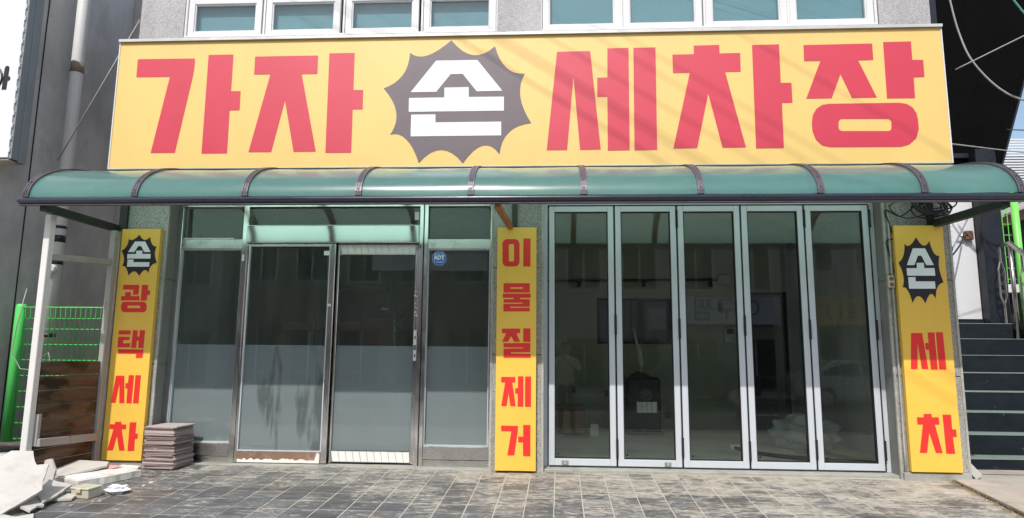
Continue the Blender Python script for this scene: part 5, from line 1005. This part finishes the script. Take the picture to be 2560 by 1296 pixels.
def car(label, x, y, mat, rz):
    c = thing('parked_car', label, 'car', (0, 0, 0), 'cars parked across the street')
    prof = [(-2.2, 0.32), (2.2, 0.32), (2.25, 0.62), (2.1, 0.80), (1.15, 0.92), (0.45, 1.42), (-0.95, 1.46), (-1.75, 0.98), (-2.2, 0.92), (-2.28, 0.6)]
    bd = MB().prism(prof, [], lambda u, v, t: Vector((u, t*(1.0 if v < 1.0 else 0.84), v)), -0.88, 0.88).build('body', mat, c, fix=True, bevel=0.05, seg=2)
    for s in (-1, 1):
        for P_ in ([(1.0, 0.96), (0.42, 1.36), (-0.2, 1.38), (-0.2, 0.96)], [(-0.28, 0.96), (-0.28, 1.38), (-0.92, 1.39), (-1.5, 0.99)]):
            MB().prism(P_, [], lambda u, v, t: Vector((u, s*(0.88-(0.14*max(0, v-0.95)/0.45)+t), v)), 0.0, 0.012).build('side_window', 'car_glass', c, fix=True)
        for wx in (1.35, -1.38):
            w_ = MB().tube([(wx, s*0.72, 0.32), (wx, s*0.90, 0.32)], 0.32, 20).build('wheel', 'tyre', c, smooth=False)
            MB().tube([(wx, s*0.895, 0.32), (wx, s*0.915, 0.32)], 0.2, 14).build('rim', 'rim', w_)
        box('headlight', 'lamp_clear', 2.12, 2.24, s*0.72-0.14, s*0.72+0.14, 0.62, 0.76, c, bevel=0.03)
    c.location = (x, y, -0.6); c.rotation_euler = (0, 0, rz); return c
car('silver parked car across the street in front of the guard rail', 9.9, -16.2, 'car_silver', 0)
car('dark parked car across the street left of the silver one', 4.4, -16.3, 'car_dark', math.pi)
# utility pole and overhead power cables that cross the street and shade the sign
pl_ = thing('utility_pole', 'concrete utility pole across the street with cross arm', 'pole', (12.6, -11.0, -0.6))
# power cables: horizontal runs, direction chosen as the wires' shadows on the sign show
dirc = Vector((1.456, -0.85, 0)).normalized()
for k, (sx, sz, r_, tt) in enumerate(((-0.75, 3.66, 0.0070, 3.0), (-0.45, 3.66, 0.0065, 3.1), (-0.36, 3.66, 0.0055, 3.0), (0.02, 3.66, 0.0050, 2.9), (0.42, 3.66, 0.0050, 3.2), (0.66, 3.66, 0.0045, 3.1), (1.62, 3.66, 0.0050, 3.0))):
    p = Vector((sx, -0.6, sz)) - Vector((0.24, 1.0, -1.28))*tt
    a_, b_ = p - dirc*13, p + dirc*15
    path = [a_.lerp(b_, q/24) + Vector((0, 0, 0.35*((q/12-1)**2)-0.02)) for q in range(25)]
    tag(MB().tube(path, r_, 6).build('power_cable', 'cable_black', smooth=True), 'black power cable crossing diagonally above the street', 'cable', 'power cables above the street')
e_ = Vector((0, -0.6, 3.66)) - Vector((0.24, 1.0, -1.28))*3.0 + dirc*15
pl_.location = (e_.x, e_.y, -0.6)
MB().tube([(e_.x, e_.y, -0.6), (e_.x, e_.y, e_.z+1.4)], 0.17, 16, rs=[0.19, 0.12]).build('shaft', 'concrete', pl_, smooth=True)
nrm = Vector((0.85, 1.456, 0)).normalized(); M0 = Vector((e_.x, e_.y, e_.z+0.3))
MB().bar(M0-nrm*1.0, M0+nrm*1.0, 0.09, 0.09).build('cross_arm', 'steel_dark', pl_)

# ---- the person taking the photograph, mirrored faintly in the first folding door
gz_ = -0.427; BX, BY = 0.32, -6.30
V_, E_, RD = [], [], []
def sv(x, y, z, r, link=None):
    V_.append((BX+x, BY+y, gz_+z)); RD.append(r)
    if link is not None: E_.append((link, len(V_)-1))
    return len(V_)-1
pel = sv(0, 0, 0.86, 0.135); bel = sv(0, 0.012, 1.0, 0.125, pel); che = sv(0, 0.005, 1.2, 0.145, bel); nkb = sv(0, -0.012, 1.345, 0.075, che)
nk = sv(0, 0.0, 1.41, 0.05, nkb); hb = sv(0, 0.025, 1.465, 0.068, nk); hm = sv(0, 0.03, 1.535, 0.088, hb); sv(0, 0.02, 1.60, 0.062, hm); sv(0, 0.125, 1.515, 0.014, hm)
for s in (-1, 1): sv(s*0.092, 0.02, 1.525, 0.016, hm)
for s in (-1, 1):
    hp = sv(s*0.09, 0, 0.78, 0.088, pel); kn = sv(s*0.10, 0.02, 0.46, 0.06, hp); an = sv(s*0.11, -0.02, 0.09, 0.042, kn); sv(s*0.125, 0.10, 0.045, 0.042, an)
    sh = sv(s*0.165, -0.01, 1.30, 0.062, che); el = sv(s*0.235, 0.10, 1.12, 0.046, sh); wr = sv(s*0.115-0.20, 0.30, 1.36, 0.028, el)
    pa = sv(s*0.108-0.20, 0.335, 1.385, 0.026, wr)
    for q, (dz, L) in enumerate(((0.035, 0.9), (0.018, 1.0), (0.0, 0.95), (-0.018, 0.8))):
        f1 = sv(s*(0.108-0.006)-0.20, 0.362, 1.385+dz, 0.009, pa); f2 = sv(s*(0.108-0.022*L)-0.20, 0.372, 1.388+dz*0.9, 0.008, f1); sv(s*(0.108-0.042*L)-0.20, 0.366, 1.390+dz*0.8, 0.007, f2)
    t1 = sv(s*0.085-0.20, 0.325, 1.36, 0.010, pa); sv(s*0.055-0.20, 0.338, 1.358, 0.009, t1)
me = bpy.data.meshes.new('body_cage'); me.from_pydata(V_, E_, []); tmp = bpy.data.objects.new('body_cage', me); COL.objects.link(tmp)
sk = tmp.modifiers.new('skin', 'SKIN'); sk.use_smooth_shade = True
for i, d in enumerate(me.skin_vertices[0].data): d.radius = (RD[i], RD[i]*(0.78 if i in (pel, bel, che) else 1.0)); d.use_root = (i == pel)
tmp.modifiers.new('sub', 'SUBSURF').levels = 1; tmp.modifiers['sub'].render_levels = 1
dg = bpy.context.evaluated_depsgraph_get(); bme = bpy.data.meshes.new_from_object(tmp.evaluated_get(dg)); bpy.data.objects.remove(tmp)
bme.materials.clear()
for q in ('skin', 'sweater', 'trousers', 'shoe'): bme.materials.append(MATS[q])
for f in bme.polygons:
    z = f.center.z-gz_; y = f.center.y-BY; hand = y > 0.29
    f.material_index = 0 if (z > 1.40 and not hand and y < 0.16) or hand else (1 if z > 0.84 else (2 if z > 0.10 else 3)); f.use_smooth = True
per = thing('person', 'person in light sweater and dark trousers holding up a phone, mirrored in the glass', 'person', (BX, BY, gz_))
ob = bpy.data.objects.new('body', bme); COL.objects.link(ob); under(ob, per)
bm = bmesh.new(); bmesh.ops.create_uvsphere(bm, u_segments=18, v_segments=12, radius=0.104)
for v in bm.verts:
    v.co.y = v.co.y*1.04-0.012; v.co.z *= 1.05
    if v.co.z < -0.02 and v.co.y > 0.0: v.co *= 0.75
    if v.co.z < 0.035 and v.co.y > 0.04: v.co.y *= 0.6
me = bpy.data.meshes.new('hair'); bm.to_mesh(me); bm.free(); me.materials.append(MATS['hair'])
oh = bpy.data.objects.new('hair', me); COL.objects.link(oh); me.transform(Matrix.Translation((BX, BY+0.012, gz_+1.555))); under(oh, per)
for s in (-1, 1): MB().tube([(BX+s*0.033, BY+0.108, gz_+1.54), (BX+s*0.033, BY+0.116, gz_+1.54)], 0.010, 8).build('eye', 'hair', per)
MB().box(BX-0.022, BX+0.022, BY+0.098, BY+0.108, gz_+1.474, gz_+1.482).build('mouth', 'red_dark', per)
ph = thing('phone', 'black phone held sideways by the mirrored person', 'phone', (0.115, -5.935, 0.97))
box('case', 'black_plastic', 0.03, 0.20, -5.945, -5.937, 0.935, 1.008, ph, bevel=0.006); MB().tube([(0.05, -5.937, 0.98), (0.05, -5.934, 0.98)], 0.008, 12).build('lens_ring', 'steel_rail', ph)
